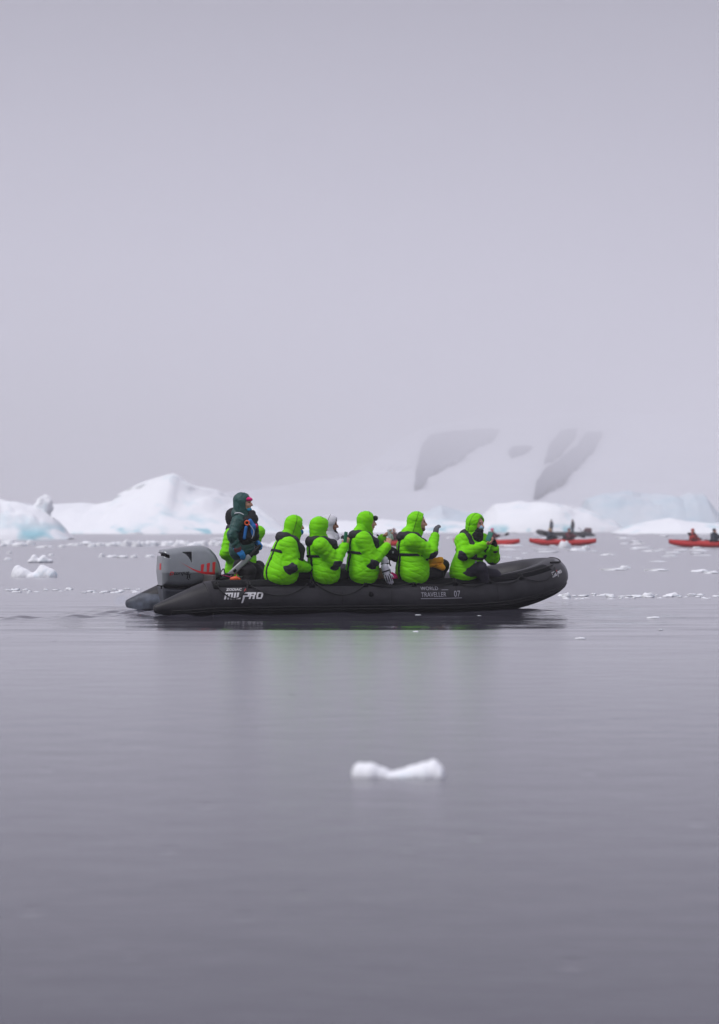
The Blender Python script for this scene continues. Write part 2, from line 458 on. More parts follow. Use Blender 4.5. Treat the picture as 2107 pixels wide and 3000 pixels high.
# ------------------------------------------------------------------ water
def dens(lo, hi, d0, d1, step, far_lo, far_hi, g=1.22):
    a = list(np.arange(d0, d1 + 1e-6, step))
    s = step; x = d1
    while x < far_hi: s *= g; x += s; a.append(min(x, far_hi))
    s = step; x = d0
    while x > far_lo: s *= g; x -= s; a.insert(0, max(x, far_lo))
    return np.array(a)
xs = dens(0, 0, -6.4, 6.4, 0.055, -4900, 4900)
ys = dens(0, 0, 21.0, 34.0, 0.055, -40, 6100)
XX, YY = np.meshgrid(xs, ys)
bx = (XX - BOAT.x) * cY + (YY - BOAT.y) * sY
by = -(XX - BOAT.x) * sY + (YY - BOAT.y) * cY
ZZ = np.zeros_like(XX)
near = np.exp(-np.clip((np.hypot(XX / 7.0, (YY - 28) / 7.0) - 0.7) / 0.35, 0, 9))
# slow undulation round the boat
for wl, amp, th, ph in ((2.3, 0.0045, 80, 0.3), (1.35, 0.0028, 104, 1.1), (0.9, 0.0016, 66, 2.0), (0.62, 0.0010, 95, 4.0)):
    kx, ky = math.cos(R(th)) * 2 * PI / wl, math.sin(R(th)) * 2 * PI / wl
    ZZ += amp * np.sin(kx * XX + ky * YY + ph + 0.8 * np.sin(0.6 * XX + 0.3 * ph)) * near
# the low wake trailing off the stern and along the hull
wk = np.exp(-((by + 1.05 + 0.10 * np.clip(-bx - 2.6, 0, 9)) / (0.22 + 0.05 * np.clip(-bx - 2.6, 0, 9))) ** 2) * np.clip((-bx - 2.4) / 0.7, 0, 1) * np.exp(-np.clip(-bx - 3.2, 0, 30) / 4.5)
ZZ += wk * (0.026 * np.sin(9.0 * bx + 4 * np.sin(3.1 * by)) + 0.018 * np.sin(17 * bx - 9 * by) + 0.010)
st = np.exp(-((bx + 3.0) / 0.7) ** 2 - (by / 0.8) ** 2)
ZZ += st * (0.022 * np.sin(11 * bx + 5 * by) + 0.016 * np.sin(-8 * bx + 13 * by))
hug = np.exp(-np.clip(-by - 1.22, 0, 9) / 0.16) * (by < -1.0) * (np.abs(bx) < 3.0) * np.clip((2.9 - bx) / 1.2, 0, 1)
ZZ += hug * (0.010 + 0.010 * np.sin(5.3 * bx + 1.2 * np.sin(2.3 * bx)))
bowv = np.exp(-((bx - 2.15) / 0.35) ** 2 - ((by + 0.95) / 0.30) ** 2)
ZZ += 0.030 * bowv
ny_, nx_ = XX.shape
ii = np.arange(ny_ * nx_).reshape(ny_, nx_)
Q = np.stack([ii[:-1, :-1], ii[:-1, 1:], ii[1:, 1:], ii[1:, :-1]], -1).reshape(-1, 4)

def water_material():
    m = bpy.data.materials.new('sea_water'); m.use_nodes = True
    n = m.node_tree.nodes; l = m.node_tree.links; n.remove(n['Principled BSDF'])
    g = n.new('ShaderNodeNewGeometry')
    body = n.new('ShaderNodeBsdfDiffuse'); body.inputs['Color'].default_value = (0.048, 0.046, 0.062, 1)   # silty glacial water
    gls = n.new('ShaderNodeBsdfGlossy'); gls.distribution = 'MULTI_GGX'; gls.inputs['Color'].default_value = (1, 1, 1, 1)
    fre = n.new('ShaderNodeFresnel'); fre.inputs['IOR'].default_value = 1.36
    mx = n.new('ShaderNodeMixShader')
    lim = n.new('ShaderNodeMath'); lim.operation = 'MINIMUM'; lim.inputs[1].default_value = 0.755   # wave faces never turn fully edge-on
    l.new(fre.outputs[0], lim.inputs[0]); l.new(lim.outputs[0], mx.inputs[0]); l.new(body.outputs[0], mx.inputs[1]); l.new(gls.outputs[0], mx.inputs[2]); l.new(mx.outputs[0], n['Material Output'].inputs['Surface'])
    def noise(scale, detail=3.0, stretch=(1, 1, 1), rough=0.5):
        mpn = n.new('ShaderNodeMapping'); mpn.inputs['Scale'].default_value = stretch
        l.new(g.outputs['Position'], mpn.inputs[0])
        t = n.new('ShaderNodeTexNoise'); t.inputs['Scale'].default_value = scale; t.inputs['Detail'].default_value = detail; t.inputs['Roughness'].default_value = rough
        l.new(mpn.outputs[0], t.inputs['Vector']); return t.outputs[0]
    def math_(op, a, b=None, c=None):
        q = n.new('ShaderNodeMath'); q.operation = op
        for i, x in enumerate((a, b, c)):
            if x is None: continue
            if isinstance(x, (int, float)): q.inputs[i].default_value = x
            else: l.new(x, q.inputs[i])
        return q.outputs[0]
    # glassy slick round the boat, rain-roughened sea beyond it
    sp = n.new('ShaderNodeSeparateXYZ'); l.new(g.outputs['Position'], sp.inputs[0])
    wob = noise(0.35, 2, (1, 2.5, 1))
    dx = math_('DIVIDE', math_('SUBTRACT', sp.outputs[0], 0.1), 4.1)
    ycen = math_('MULTIPLY_ADD', sp.outputs[0], 0.12, 28.8)
    dy = math_('DIVIDE', math_('SUBTRACT', sp.outputs[1], ycen), 4.6)
    rad = math_('ADD', math_('SQRT', math_('ADD', math_('POWER', math_('ABSOLUTE', dx), 4.0), math_('POWER', math_('ABSOLUTE', dy), 4.0))), math_('MULTIPLY_ADD', wob, 0.30, -0.15))
    mr = n.new('ShaderNodeMapRange'); mr.interpolation_type = 'SMOOTHSTEP'
    mr.inputs[1].default_value = 0.93; mr.inputs[2].default_value = 1.06; mr.inputs[3].default_value = 0.0; mr.inputs[4].default_value = 1.0
    l.new(rad, mr.inputs[0]); out = mr.outputs[0]
    rg = math_('MULTIPLY_ADD', out, 0.20, 0.07)
    l.new(rg, gls.inputs['Roughness'])
    # ripples (heights in metres)
    h1 = math_('MULTIPLY', noise(1.6, 3, (1, 1.6, 1)), math_('MULTIPLY_ADD', out, -0.0060, 0.0105))
    h2 = math_('MULTIPLY', noise(7.0, 3, (0.55, 1.3, 1)), math_('MULTIPLY_ADD', out, -0.0026, 0.0052))
    h3 = math_('MULTIPLY', noise(24.0, 2), math_('MULTIPLY_ADD', out, 0.0010, 0.0005))
    # raindrop rings
    vo = n.new('ShaderNodeTexVoronoi'); vo.inputs['Scale'].default_value = 1.9; l.new(g.outputs['Position'], vo.inputs['Vector'])
    ring = n.new('ShaderNodeMapRange'); ring.inputs[1].default_value = 0.0; ring.inputs[2].default_value = 0.10; ring.inputs[3].default_value = -0.006; ring.inputs[4].default_value = 0.0
    l.new(vo.outputs['Distance'], ring.inputs[0])
    hh = math_('ADD', math_('ADD', h1, h2), math_('ADD', h3, ring.outputs[0]))
    bu = n.new('ShaderNodeBump'); bu.inputs['Strength'].default_value = 1.0; bu.inputs['Distance'].default_value = 1.0
    l.new(hh, bu.inputs['Height']); l.new(bu.outputs[0], gls.inputs['Normal']); l.new(bu.outputs[0], fre.inputs['Normal'])
    return m
M_WATER = water_material()
tag(obj_np('water', np.stack([XX.ravel(), YY.ravel(), ZZ.ravel()], 1), Q, M_WATER), 'calm grey polar sea with fine rain ripples', kind='structure')

# ------------------------------------------------------------------ mountain behind, climbing into the cloud
def terr(u, v):
    """the snow slope: photo column and row (planning only) -> world point on the climbing terrain"""
    k = (HZ - v) / 308.0
    d = 950 + 1250 * max(k, 0) + 1450 * max(k, 0) ** 2
    z = CAMZ + (HZ - v) / F * d
    x = (u - IW / 2) / F * d
    return x, d, z
def ridge_v(u):
    return float(np.interp(u, [-900, 300, 700, 1000, 1110, 1215, 1290, 1480, 1640, 1800, 2107, 3000], [1475, 1470, 1440, 1400, 1340, 1262, 1238, 1222, 1212, 1210, 1212, 1230]))
us = np.linspace(-900, 3000, 170); ks = np.linspace(0, 1, 60)
V = []
for k in ks:
    for u in us:
        v = 1552 + (ridge_v(u) - 1552) * k
        x, d, z = terr(u, v)
        nz = mnoise.fractal(Vector((x * 0.006, d * 0.004, z * 0.01)), 1.0, 2.0, 5)
        nr = mnoise.ridged_multi_fractal(Vector((x * 0.004 + 5, d * 0.002, 0.3)), 1.0, 2.0, 4, 1.0, 2.0)
        amp = min(1.0, k * 4) * (6 + 10 * k)
        V.append((x + nz * 12, d + nz * 45 * k + nr * 30 * k, max(-1.0 if k < 0.02 else -1, z + amp * nz * 0.35)))
# the far shoulder drops away behind the crest
for u in us:
    x, d, z = terr(u, ridge_v(u)); V.append((x, d + 500, -2.0))
nu = len(us); nk = len(ks) + 1
ii = np.arange(nu * nk).reshape(nk, nu)
Q = np.stack([ii[:-1, :-1], ii[:-1, 1:], ii[1:, 1:], ii[1:, :-1]], -1).reshape(-1, 4)
M_SNOW = mat('mountain_snow', (0.66, 0.68, 0.72), 0.8, var=(0.012, 0.06), bump=(0.05, 0.4, 6.0))
M_ROCK = mat('mountain_rock', (0.055, 0.060, 0.095), 0.9, var=(0.02, 0.3), bump=(0.08, 0.8, 6.0))
mountain = tag(obj_np('mountain', np.array(V), Q, M_SNOW), 'snow covered mountain slope fading up into low cloud', kind='structure')
def outcrop(poly, lift):
    """craggy rock face standing proud of the snow, cut to a traced outline"""
    P = np.array(poly, float)
    u0, v0 = P.min(0); u1, v1 = P.max(0)
    nu, nv = 110, 90
    VV = np.zeros((nv, nu, 3)); keep = np.zeros((nv, nu), bool)
    for j in range(nv):
        for i in range(nu):
            u = u0 + (u1 - u0) * i / (nu - 1); v = v0 + (v1 - v0) * j / (nv - 1)
            w = mnoise.noise(Vector((u * 0.03, v * 0.03, 3.3))) * 4
            ins = False; a = len(P) - 1
            for b in range(len(P)):
                if ((P[b][1] > v + w) != (P[a][1] > v + w)) and (u + w < (P[a][0] - P[b][0]) * (v + w - P[b][1]) / (P[a][1] - P[b][1]) + P[b][0]): ins = not ins
                a = b
            keep[j, i] = ins
            x, d, z = terr(u, v)
            c = mnoise.ridged_multi_fractal(Vector((u * 0.03, v * 0.02, 1.7)), 1.0, 2.0, 5, 1.0, 2.0)
            kk = (d - lift - 14 * c) / d
            VV[j, i] = (x * kk, d * kk, CAMZ + (z - CAMZ) * kk)
    vid = {}; verts = []; faces = []
    def g(j, i):
        if (j, i) not in vid: vid[(j, i)] = len(verts); verts.append(VV[j, i])
        return vid[(j, i)]
    for j in range(nv - 1):
        for i in range(nu - 1):
            if keep[j, i] and keep[j + 1, i] and keep[j, i + 1] and keep[j + 1, i + 1]:
                faces.append((g(j, i), g(j + 1, i), g(j + 1, i + 1), g(j, i + 1)))
    o = obj_pd('rock_face', verts, faces, M_ROCK, mountain)
    md = o.modifiers.new('thick', 'SOLIDIFY'); md.thickness = 30; md.offset = -1
    return o
outcrop([(1213, 1425), (1217, 1370), (1238, 1300), (1262, 1272), (1330, 1262), (1420, 1255), (1470, 1256), (1440, 1285), (1370, 1325), (1300, 1370), (1245, 1408)], 50)
outcrop([(1490, 1322), (1505, 1308), (1545, 1303), (1560, 1308), (1530, 1326), (1500, 1332)], 45)
outcrop([(1595, 1355), (1610, 1300), (1640, 1262), (1690, 1250), (1675, 1290), (1640, 1330)], 50)
outcrop([(1564, 1455), (1568, 1405), (1600, 1370), (1640, 1340), (1690, 1300), (1720, 1262), (1768, 1262), (1735, 1320), (1690, 1370), (1630, 1420), (1590, 1447)], 55)

# ------------------------------------------------------------------ icebergs
def profile_berg(name, pts, dist, depth, m, seed, label, ridge=0.25, power=0.8, cells=(90, 34), front=0.5):
    """berg whose crest follows heights (photo pixels over its waterline); pts=[(u, v)], depth metres"""
    us_ = [p[0] for p in pts]; vw = HZ + CAMZ * F / dist
    u0, u1 = us_[0], us_[-1]; s = dist / F
    o = Vector(((0.5 * (u0 + u1) - IW / 2) * s, dist, 0))
    nu, nv = cells; V = []
    for j in range(nv):
        q = -1 + 2 * j / (nv - 1)
        for i in range(nu):
            a = i / (nu - 1); u = u0 + (u1 - u0) * a
            crest = (vw - np.interp(u, us_, [p[1] for p in pts])) * s
            x = (u - 0.5 * (u0 + u1)) * s
            off = front * depth * 0.5 * mnoise.noise(Vector((x * 0.09 + seed, seed * 1.3, 0)))
            w = depth * (0.5 + 0.5 * math.sqrt(max(0, 1 - (2 * a - 1) ** 2)))
            prof = (1 - abs(q) ** (1.0 / power)) if q < 0 else (1 - q ** 2)
            nn = mnoise.ridged_multi_fractal(Vector((x * 1.6 / depth * 3 + seed, q * 2.2 + seed, prof * 1.5)), 0.9, 2.1, 4, 1.0, 2.0) - 0.9
            n2 = mnoise.fractal(Vector((x * 6 / depth + seed, q * 5, seed)), 1.0, 2.0, 4)
            edge = 1 - abs(q) ** 3
            n3 = mnoise.noise(Vector((x * 14 / depth + seed, q * 7 + seed, 2.2)))
            z = crest * max(0, prof) * (1 + edge * (1 - prof) * ridge * nn * 2.2) + crest * (0.09 * n2 + 0.05 * n3) * edge * (1 if abs(q) > 0.1 else 0.4)
            V.append((x + n2 * s * 4, q * w * 0.5 + off * (1 - abs(q)) + nn * depth * 0.07 * (1 - abs(q)), z if 0 < j < nv - 1 else -0.6))
    ii = np.arange(nu * nv).reshape(nv, nu)
    Q = np.stack([ii[:-1, :-1], ii[:-1, 1:], ii[1:, 1:], ii[1:, :-1]], -1).reshape(-1, 4)
    b = obj_np(name, np.array(V), Q, m); b.location = o
    return tag(b, label, 'iceberg', 'icebergs along the far shore')
b1 = profile_berg('iceberg', [(-330, 1570), (-240, 1500), (-120, 1470), (0, 1464), (40, 1469), (80, 1480), (110, 1488), (135, 1500), (160, 1522), (185, 1550), (207, 1577)], 178, 11, M_BERG, 3.1,
    'white iceberg with a small knob on its crest beside the big snowy one', ridge=0.35, power=0.7)
profile_berg('iceberg', [(90, 1562), (130, 1490), (165, 1478), (230, 1472), (270, 1478), (330, 1468), (350, 1446), (400, 1425), (450, 1405), (490, 1392), (515, 1387), (527, 1394), (540, 1408), (560, 1418), (590, 1428), (640, 1440), (680, 1462), (720, 1474), (760, 1488), (800, 1520), (850, 1562)], 310, 46, M_BERG, 8.2,
    'big snowy iceberg with a tilted flat-topped peak behind the outboard motor', ridge=0.3, power=0.85, cells=(150, 44))
profile_berg('iceberg', [(1395, 1548), (1420, 1510), (1450, 1478), (1540, 1473), (1620, 1476), (1680, 1484), (1740, 1500), (1790, 1520), (1830, 1558)], 370, 30, M_BERG, 5.5,
    'low tabular iceberg with a smooth rounded top behind the far inflatable boat', ridge=0.12, power=0.35)
profile_berg('iceberg', [(1680, 1547), (1705, 1500), (1720, 1462), (1760, 1448), (1830, 1440), (1910, 1446), (1960, 1450), (1985, 1462), (2020, 1444), (2060, 1448), (2085, 1490), (2110, 1520), (2140, 1547)], 720, 60, M_BERGB, 1.7,
    'pale blue iceberg with two flat crests behind the tabular one', ridge=0.3, power=0.5, cells=(110, 34))
profile_berg('iceberg', [(1140, 1548), (1200, 1520), (1250, 1500), (1290, 1480), (1330, 1492), (1380, 1500), (1430, 1512), (1480, 1548)], 640, 50, M_BERGB, 6.6,
    'faint blue iceberg behind the hooded passengers at the bow', ridge=0.3, power=0.6)
profile_berg('ice_ridge', [(800, 1560), (850, 1540), (930, 1534), (1010, 1526), (1060, 1530), (1120, 1522), (1190, 1528), (1260, 1518), (1330, 1526), (1390, 1530), (1440, 1560)], 335, 26, M_BERG, 9.4,
    'long low ridge of white ice behind the seated passengers', ridge=0.4, power=0.6, cells=(140, 26))
profile_berg('ice_ridge', [(1800, 1562), (1850, 1538), (1890, 1530), (1930, 1524), (1965, 1518), (2000, 1526), (2050, 1532), (2110, 1534), (2200, 1530), (2290, 1562)], 300, 22, M_BERG, 4.4,
    'low ridge of rubbly white ice below the pale blue iceberg', ridge=0.45, power=0.6, cells=(120, 26))
profile_berg('ice_ridge', [(-260, 1562), (-100, 1544), (60, 1540), (240, 1546), (330, 1542), (480, 1546), (640, 1543), (760, 1546), (850, 1562)], 305, 14, M_BERG, 2.4,
    'thin rim of white ice along the waterline of the big snowy iceberg', ridge=0.4, power=0.6, cells=(160, 20))
# the knob that stands on the first berg's crest
s_ = 178 / F; bm = bmesh.new(); bmesh.ops.create_icosphere(bm, subdivisions=4, radius=1)
for q_ in bm.verts:
    k = 1 + 0.28 * mnoise.noise(q_.co * 1.6 + Vector((5, 2, 1))) + 0.12 * mnoise.noise(q_.co * 4)
    q_.co = Vector((q_.co.x * 26 * s_ * k, q_.co.y * 22 * s_ * k, q_.co.z * 32 * s_ * k))
kb = obj_bm('knob', bm, M_KNOB, b1, True)
kb.location = ((125 - IW / 2) * s_ - b1.location.x, 0.8, CAMZ - (1484 - HZ) * s_)
# ------------------------------------------------------------------ floating ice
def lump_mesh(seed, fl=0.35, sub=3):
    """a knobbly melted chunk, unit width, sitting with its waterline at z=0"""
    bm = bmesh.new(); bmesh.ops.create_icosphere(bm, subdivisions=sub, radius=0.5)
    o = Vector((seed * 3.7, seed * 1.9, seed))
    for v in bm.verts:
        d = v.co.normalized()
        k = 1 + 0.45 * mnoise.noise(d * 1.3 + o) + 0.30 * mnoise.noise(d * 2.9 + o) + 0.12 * mnoise.noise(d * 6 + o)
        v.co = Vector((d.x * 0.5 * k, d.y * 0.36 * k, d.z * fl * k + 0.03 + 0.10 * fl * mnoise.noise(d * 2 + o)))
    me = bpy.data.meshes.new('ice_chunk'); bm.to_mesh(me); bm.free()
    me.polygons.foreach_set('use_smooth', np.ones(len(me.polygons), bool)); me.materials.append(M_FLOE)
    return me
LUMPS = [lump_mesh(i + 1, f) for i, f in enumerate((0.30, 0.36, 0.22, 0.42, 0.26, 0.34, 0.18, 0.30))]
FLATS = [lump_mesh(i + 21, f, 2) for i, f in enumerate((0.10, 0.14, 0.08, 0.12))]
def chunk(u, v, wpx, hpx, label, group, meshes=LUMPS, name='ice_chunk', k=None):
    """ice seen wpx wide and hpx tall with its waterline on row v"""
    p = onwater(u, v); s = p.y / F
    me = meshes[random.randrange(len(meshes)) if k is None else k]
    o = bpy.data.objects.new(name, me); link(o)
    co = np.empty(len(me.vertices) * 3); me.vertices.foreach_get('co', co); co = co.reshape(-1, 3)
    w0 = co[:, 0].max() - co[:, 0].min(); h0 = co[:, 2].max()
    o.location = p; a = wpx * s / w0; b = hpx * s / h0
    o.scale = (a, max(0.5 * a, min(a, a * 0.9)), b)
    o.rotation_euler = (0, 0, random.uniform(-0.25, 0.25))
    return tag(o, label, 'ice', group)
# distinct pieces, modelled one by one: (u, v offsets in photo px) -> metres
def sdf_floe(u, v, balls, h, label, name='ice_floe', seed=1.0, amp=0.10):
    p = onwater(u, v); s = p.y / F; S = SDF()
    for (x, z, rx, rz, ry) in balls:
        S.ell((x * s, 0.0 + ry * s * 0.1 * math.sin(x), z * s), (rx * s, ry * s, rz * s), k=8 * s)
    fr = 2 * PI / (34 * s)
    def fn(X, Y, Z):
        return amp * 12 * s * (0.5 * np.sin(fr * X + 2 * np.sin(fr * 0.6 * Y + seed)) * np.sin(fr * 0.9 * Y + seed * 2) + 0.35 * np.sin(2.3 * fr * X + seed) * np.sin(2.1 * fr * Z + 1) + 0.2 * np.sin(4.1 * fr * Y + 3 * fr * X) * np.sin(3.7 * fr * Z))
    o = sdf_obj(name, S, h * s, M_FLOE, None, 6 * s, fn); o.location = p
    return tag(o, label, 'ice floe')
sdf_floe(1168, 2274, [(-112, 2, 26, 38, 40), (-84, 2, 38, 38, 42), (-54, 0, 34, 27, 40), (-22, -2, 36, 15, 40), (14, -2, 38, 22, 46), (46, 0, 38, 32, 50), (76, 0, 36, 41, 52), (102, 1, 28, 48, 50), (118, 0, 18, 34, 44)], 2.2,
    'lone white ice floe with a dip in its middle adrift on open grey water', seed=2.0, amp=0.035)
sdf_floe(100, 1691, [(-48, 0, 19, 36, 24), (-34, 0, 28, 27, 28), (-2, -1, 30, 14, 28), (28, 0, 28, 33, 28), (22, 26, 8, 10, 12), (48, 0, 20, 26, 28)], 1.6,
    'double-humped ice floe with a smooth saddle drifting by the white iceberg', seed=4.0)
sdf_floe(118, 1649, [(-18, 12, 10, 12, 14), (-22, 4, 16, 8, 16), (4, 4, 26, 7, 16), (10, 12, 12, 11, 14), (26, 4, 12, 6, 12)], 1.6,
    'small twin-peaked ice floe just beyond the double-humped one', seed=6.0)
LB = 'chunk in the broken white ice belt stretching behind the outboard motor'
for i in range(34):
    u = 215 + i * 18.5 + random.uniform(-8, 8); big = 1 + 0.9 * math.exp(-((u - 390) / 70) ** 2) + 1.0 * math.exp(-((u - 580) / 90) ** 2)
    chunk(u, 1599 + random.uniform(-3, 3), random.uniform(28, 52), random.uniform(6, 11) * big, LB, 'chunks of the belt behind the motor')
for u, v, w, h in ((25, 1598, 46, 18), (58, 1600, 50, 12), (88, 1597, 34, 16), (8, 1600, 24, 10)):
    chunk(u, v, w, h, 'chunk in the short ice row at the foot of the knobbed white iceberg', 'short ice row by the white iceberg')
for u, v, w, h in ((298, 1632, 20, 13), (330, 1633, 40, 7), (360, 1634, 36, 7), (392, 1634, 24, 9), (440, 1632, 30, 7), (28, 1622, 16, 9), (22, 1641, 26, 8), (150, 1628, 18, 6), (130, 1604, 60, 6), (182, 1604, 24, 8)):
    chunk(u, v, w, h, 'small flat floe scattered on the water between icebergs and outboard motor', 'scattered floes left of the boat')
LD = 'small chunk in the thin drift line of brash ice behind the pointed stern'
for i in range(36):
    u = random.choice([random.gauss(55, 22), random.gauss(205, 30), random.gauss(262, 26), random.gauss(345, 26), random.gauss(390, 20), random.uniform(0, 420)])
    chunk(u, 1730 + random.uniform(-5, 8), random.uniform(10, 30), random.uniform(2, 6), LD, 'brash drift line behind the stern', FLATS + LUMPS[2:3])
LR = 'small chunk in the thin drift line of brash ice off the rounded bow'
for i in range(52):
    u = 1640 + i * 9.2 + random.uniform(-10, 10)
    chunk(u, 1750 + random.uniform(-5, 5) + 2 * math.sin(i * 0.4), random.uniform(10, 34), random.uniform(2, 6), LR, 'brash drift line off the bow', FLATS + LUMPS[2:3])
for u, v, w, h in ((1660, 1750, 30, 15), (1968, 1749, 46, 14), (1900, 1749, 40, 13), (1790, 1750, 30, 10)):
    chunk(u, v, w, h, 'larger rounded lump in the drift line of brash ice off the bow', 'larger lumps off the bow')
for u, v, w, h in ((1915, 1811, 46, 5), (1700, 1872, 36, 5), (1225, 1803, 22, 2.5), (1402, 1805, 24, 2), (705, 1802, 24, 2), (1218, 1852, 20, 4), (1936, 1846, 14, 3)):
    chunk(u, v, w, h, 'tiny piece of clear ice afloat close to the black inflatable', 'ice bits close to the hull', FLATS)
LF = 'flat floe in the loose ice scattered over the water around the red kayaks'
for i in range(74):
    v = 1556 + 90 * random.random() ** 1.6; u = random.uniform(1420, 2115)
    chunk(u, v, random.uniform(18, 66), random.uniform(2.0, 5.0), LF, 'loose floes among the kayaks', FLATS + LUMPS[:3])
for u, v, w, h in ((1800, 1670, 90, 6), (1925, 1672, 80, 6), (1830, 1664, 40, 7), (2050, 1676, 60, 9), (2085, 1680, 50, 8), (1655, 1606, 40, 22), (1715, 1610, 36, 12), (1690, 1614, 60, 8)):
    chunk(u, v, w, h, 'wide low floe lying between the red kayaks and the bow', 'wide floes off the bow')
LM = 'flat floe on the far water behind the seated passengers'
for i in range(32):
    v = 1553 + 70 * random.random() ** 1.5; u = random.uniform(420, 1420)
    chunk(u, v, random.uniform(20, 66), random.uniform(2.5, 6), LM, 'loose floes behind the passengers', FLATS + LUMPS[:3])
LS = 'low bergy bit in the pale ice line along the foot of the far icebergs'
for i in range(44):
    u = random.uniform(-20, 2130); v = random.uniform(1548, 1554)
    chunk(u, v, random.uniform(24, 80), random.uniform(5, 15) if u > 1000 else random.uniform(4, 9), LS, 'ice line under the icebergs', LUMPS)
for u, v, w, h in ((345, 1563, 66, 16), (300, 1562, 34, 9), (395, 1564, 50, 7)):
    chunk(u, v, w, h, 'spiky bergy bit at the foot of the big snowy iceberg', 'spiky bits before the big berg', LUMPS)

# ------------------------------------------------------------------ haze: the damp air itself
bm = bmesh.new(); bmesh.ops.create_cube(bm, size=1)
bmesh.ops.scale(bm, vec=(10000, 6200, 246), verts=bm.verts); bmesh.ops.translate(bm, vec=(0, 3050, 121), verts=bm.verts)
hm = bpy.data.materials.new('damp_air'); hm.use_nodes = True
hn = hm.node_tree.nodes; hn.remove(hn['Principled BSDF'])
pv = hn.new('ShaderNodeVolumePrincipled'); pv.inputs['Density'].default_value = 0.00080
pv.inputs['Color'].default_value = (0.99, 0.99, 1.0, 1); pv.inputs['Anisotropy'].default_value = 0.3
hm.node_tree.links.new(pv.outputs[0], hn['Material Output'].inputs['Volume'])
tag(obj_bm('haze', bm, hm), 'pale damp air hanging over the whole bay', kind='stuff')

# ================================================================== THE BOAT
TR = 0.26                                        # tube radius
_half = [(-3.185, -1.0, 0.085, 0.012), (-3.172, -1.0, 0.086, 0.045), (-3.13, -1.0, 0.090, 0.068), (-2.95, -1.0, 0.115, 0.125), (-2.70, -1.0, 0.155, 0.195), (-2.48, -1.0, 0.192, 0.245), (-2.34, -1.0, 0.205, 0.258),
         (-1.6, -1.0, 0.21, TR), (-0.8, -1.0, 0.21, TR), (0.0, -1.0, 0.21, TR), (0.8, -1.0, 0.212, TR), (1.3, -0.99, 0.222, TR), (1.75, -0.955, 0.25, TR),
         (2.15, -0.86, 0.318, 0.258), (2.48, -0.68, 0.395, 0.255), (2.72, -0.44, 0.450, 0.252), (2.84, -0.20, 0.476, 0.25), (2.87, 0.0, 0.482, 0.25)]
_path = _half + [(x, -y, z, r) for x, y, z, r in _half[-2::-1]]
PATH = np.array(catmull(_path, 7)); PC = PATH[:, :3]; PRD = PATH[:, 3]
_seg = np.linalg.norm(np.diff(PC, axis=0), axis=1); PS = np.concatenate([[0], np.cumsum(_seg)])
PT = np.gradient(PC, axis=0); PT /= np.linalg.norm(PT, axis=1)[:, None]
_up = np.array([0, 0, 1.0]) - PT * PT[:, 2:3]; _up /= np.linalg.norm(_up, axis=1)[:, None]
POUT = np.cross(PT, _up)                          # outboard side of the starboard tube
def s_at_x(x): return float(np.interp(x, PC[:len(PC) // 2, 0], PS[:len(PC) // 2]))
def tubept(s, th, off=0.0):
    c = np.array([np.interp(s, PS, PC[:, i]) for i in range(3)]); r = np.interp(s, PS, PRD) + off
    o = unit([np.interp(s, PS, POUT[:, i]) for i in range(3)]); u = unit([np.interp(s, PS, _up[:, i]) for i in range(3)])
    return c + r * (math.cos(th) * o + math.sin(th) * u)
boat = empty('inflatable_boat', BOAT, YAW)
tag(boat, 'black inflatable boat with pointed stern tubes and upturned bow carrying green-jacketed passengers', 'boat')
NT = 40; V = []
for i in range(len(PC)):
    for k in range(NT):
        a = 2 * PI * k / NT; V.append(PC[i] + PRD[i] * (math.cos(a) * POUT[i] + math.sin(a) * _up[i]))
Fq = [(i * NT + k, i * NT + (k + 1) % NT, (i + 1) * NT + (k + 1) % NT, (i + 1) * NT + k) for i in range(len(PC) - 1) for k in range(NT)]
Fq += [tuple(range(NT))[::-1], tuple((len(PC) - 1) * NT + k for k in range(NT))]
# soft welts and sags in the fabric where the air chambers join
TUBE = obj_pd('tube', V, [f[::-1] for f in Fq], M_TUBE, boat)
def strip(name, s0, s1, th0, th1, off, m, parent=boat, n=60, nw=4, thick=True, taper=0.0):
    """a band glued on the tube, from s0 to s1 between two angles, with edges that close onto the tube"""
    V = []; Fc = []
    for i in range(n + 1):
        a = i / n; s = s0 + (s1 - s0) * a
        for j in range(nw + 3):
            jj = min(max(j - 1, 0), nw); th = th0 + (th1 - th0) * jj / nw
            o = -0.004 if j in (0, nw + 2) else off
            if i in (0, n): o = -0.004
            V.append(tubept(s, th, o))
    w = nw + 3
    for i in range(n):
        for j in range(w - 1): Fc.append((i * w + j, (i + 1) * w + j, (i + 1) * w + j + 1, i * w + j + 1))
    return obj_pd(name, V, Fc, m, parent)
S_END = PS[-1]
sA, sB = s_at_x(-2.42), s_at_x(2.0)
strip('wear_pad', s_at_x(-2.46), s_at_x(2.55), R(42), R(78), 0.006, M_PAD)
strip('wear_pad', S_END - s_at_x(2.55), S_END - s_at_x(-2.46), R(42), R(78), 0.006, M_PAD)
strip('rub_strake', s_at_x(-3.0), S_END - s_at_x(-3.0), R(-27), R(-22), 0.012, M_RUBBER, n=160, nw=2)
strip('rub_strake', s_at_x(-3.0), S_END - s_at_x(-3.0), R(-36), R(-31), 0.012, M_RUBBER, n=160, nw=2)
strip('underside_shade', s_at_x(-3.0), S_END - s_at_x(-3.0), R(-88), R(-38), 0.005, M_PAD, n=160, nw=6)  # black strip paints the shade on the tube's underside, below the strakes
M_BOWP = mat('bow_patch', (0.17, 0.17, 0.185), 0.6, bump=(160, 0.3, 0.002), var=(10, 0.15))
smid = S_END / 2
strip('bow_patch', smid - 0.42, smid + 0.42, R(-12), R(74), 0.007, M_BOWP, n=20, nw=10)
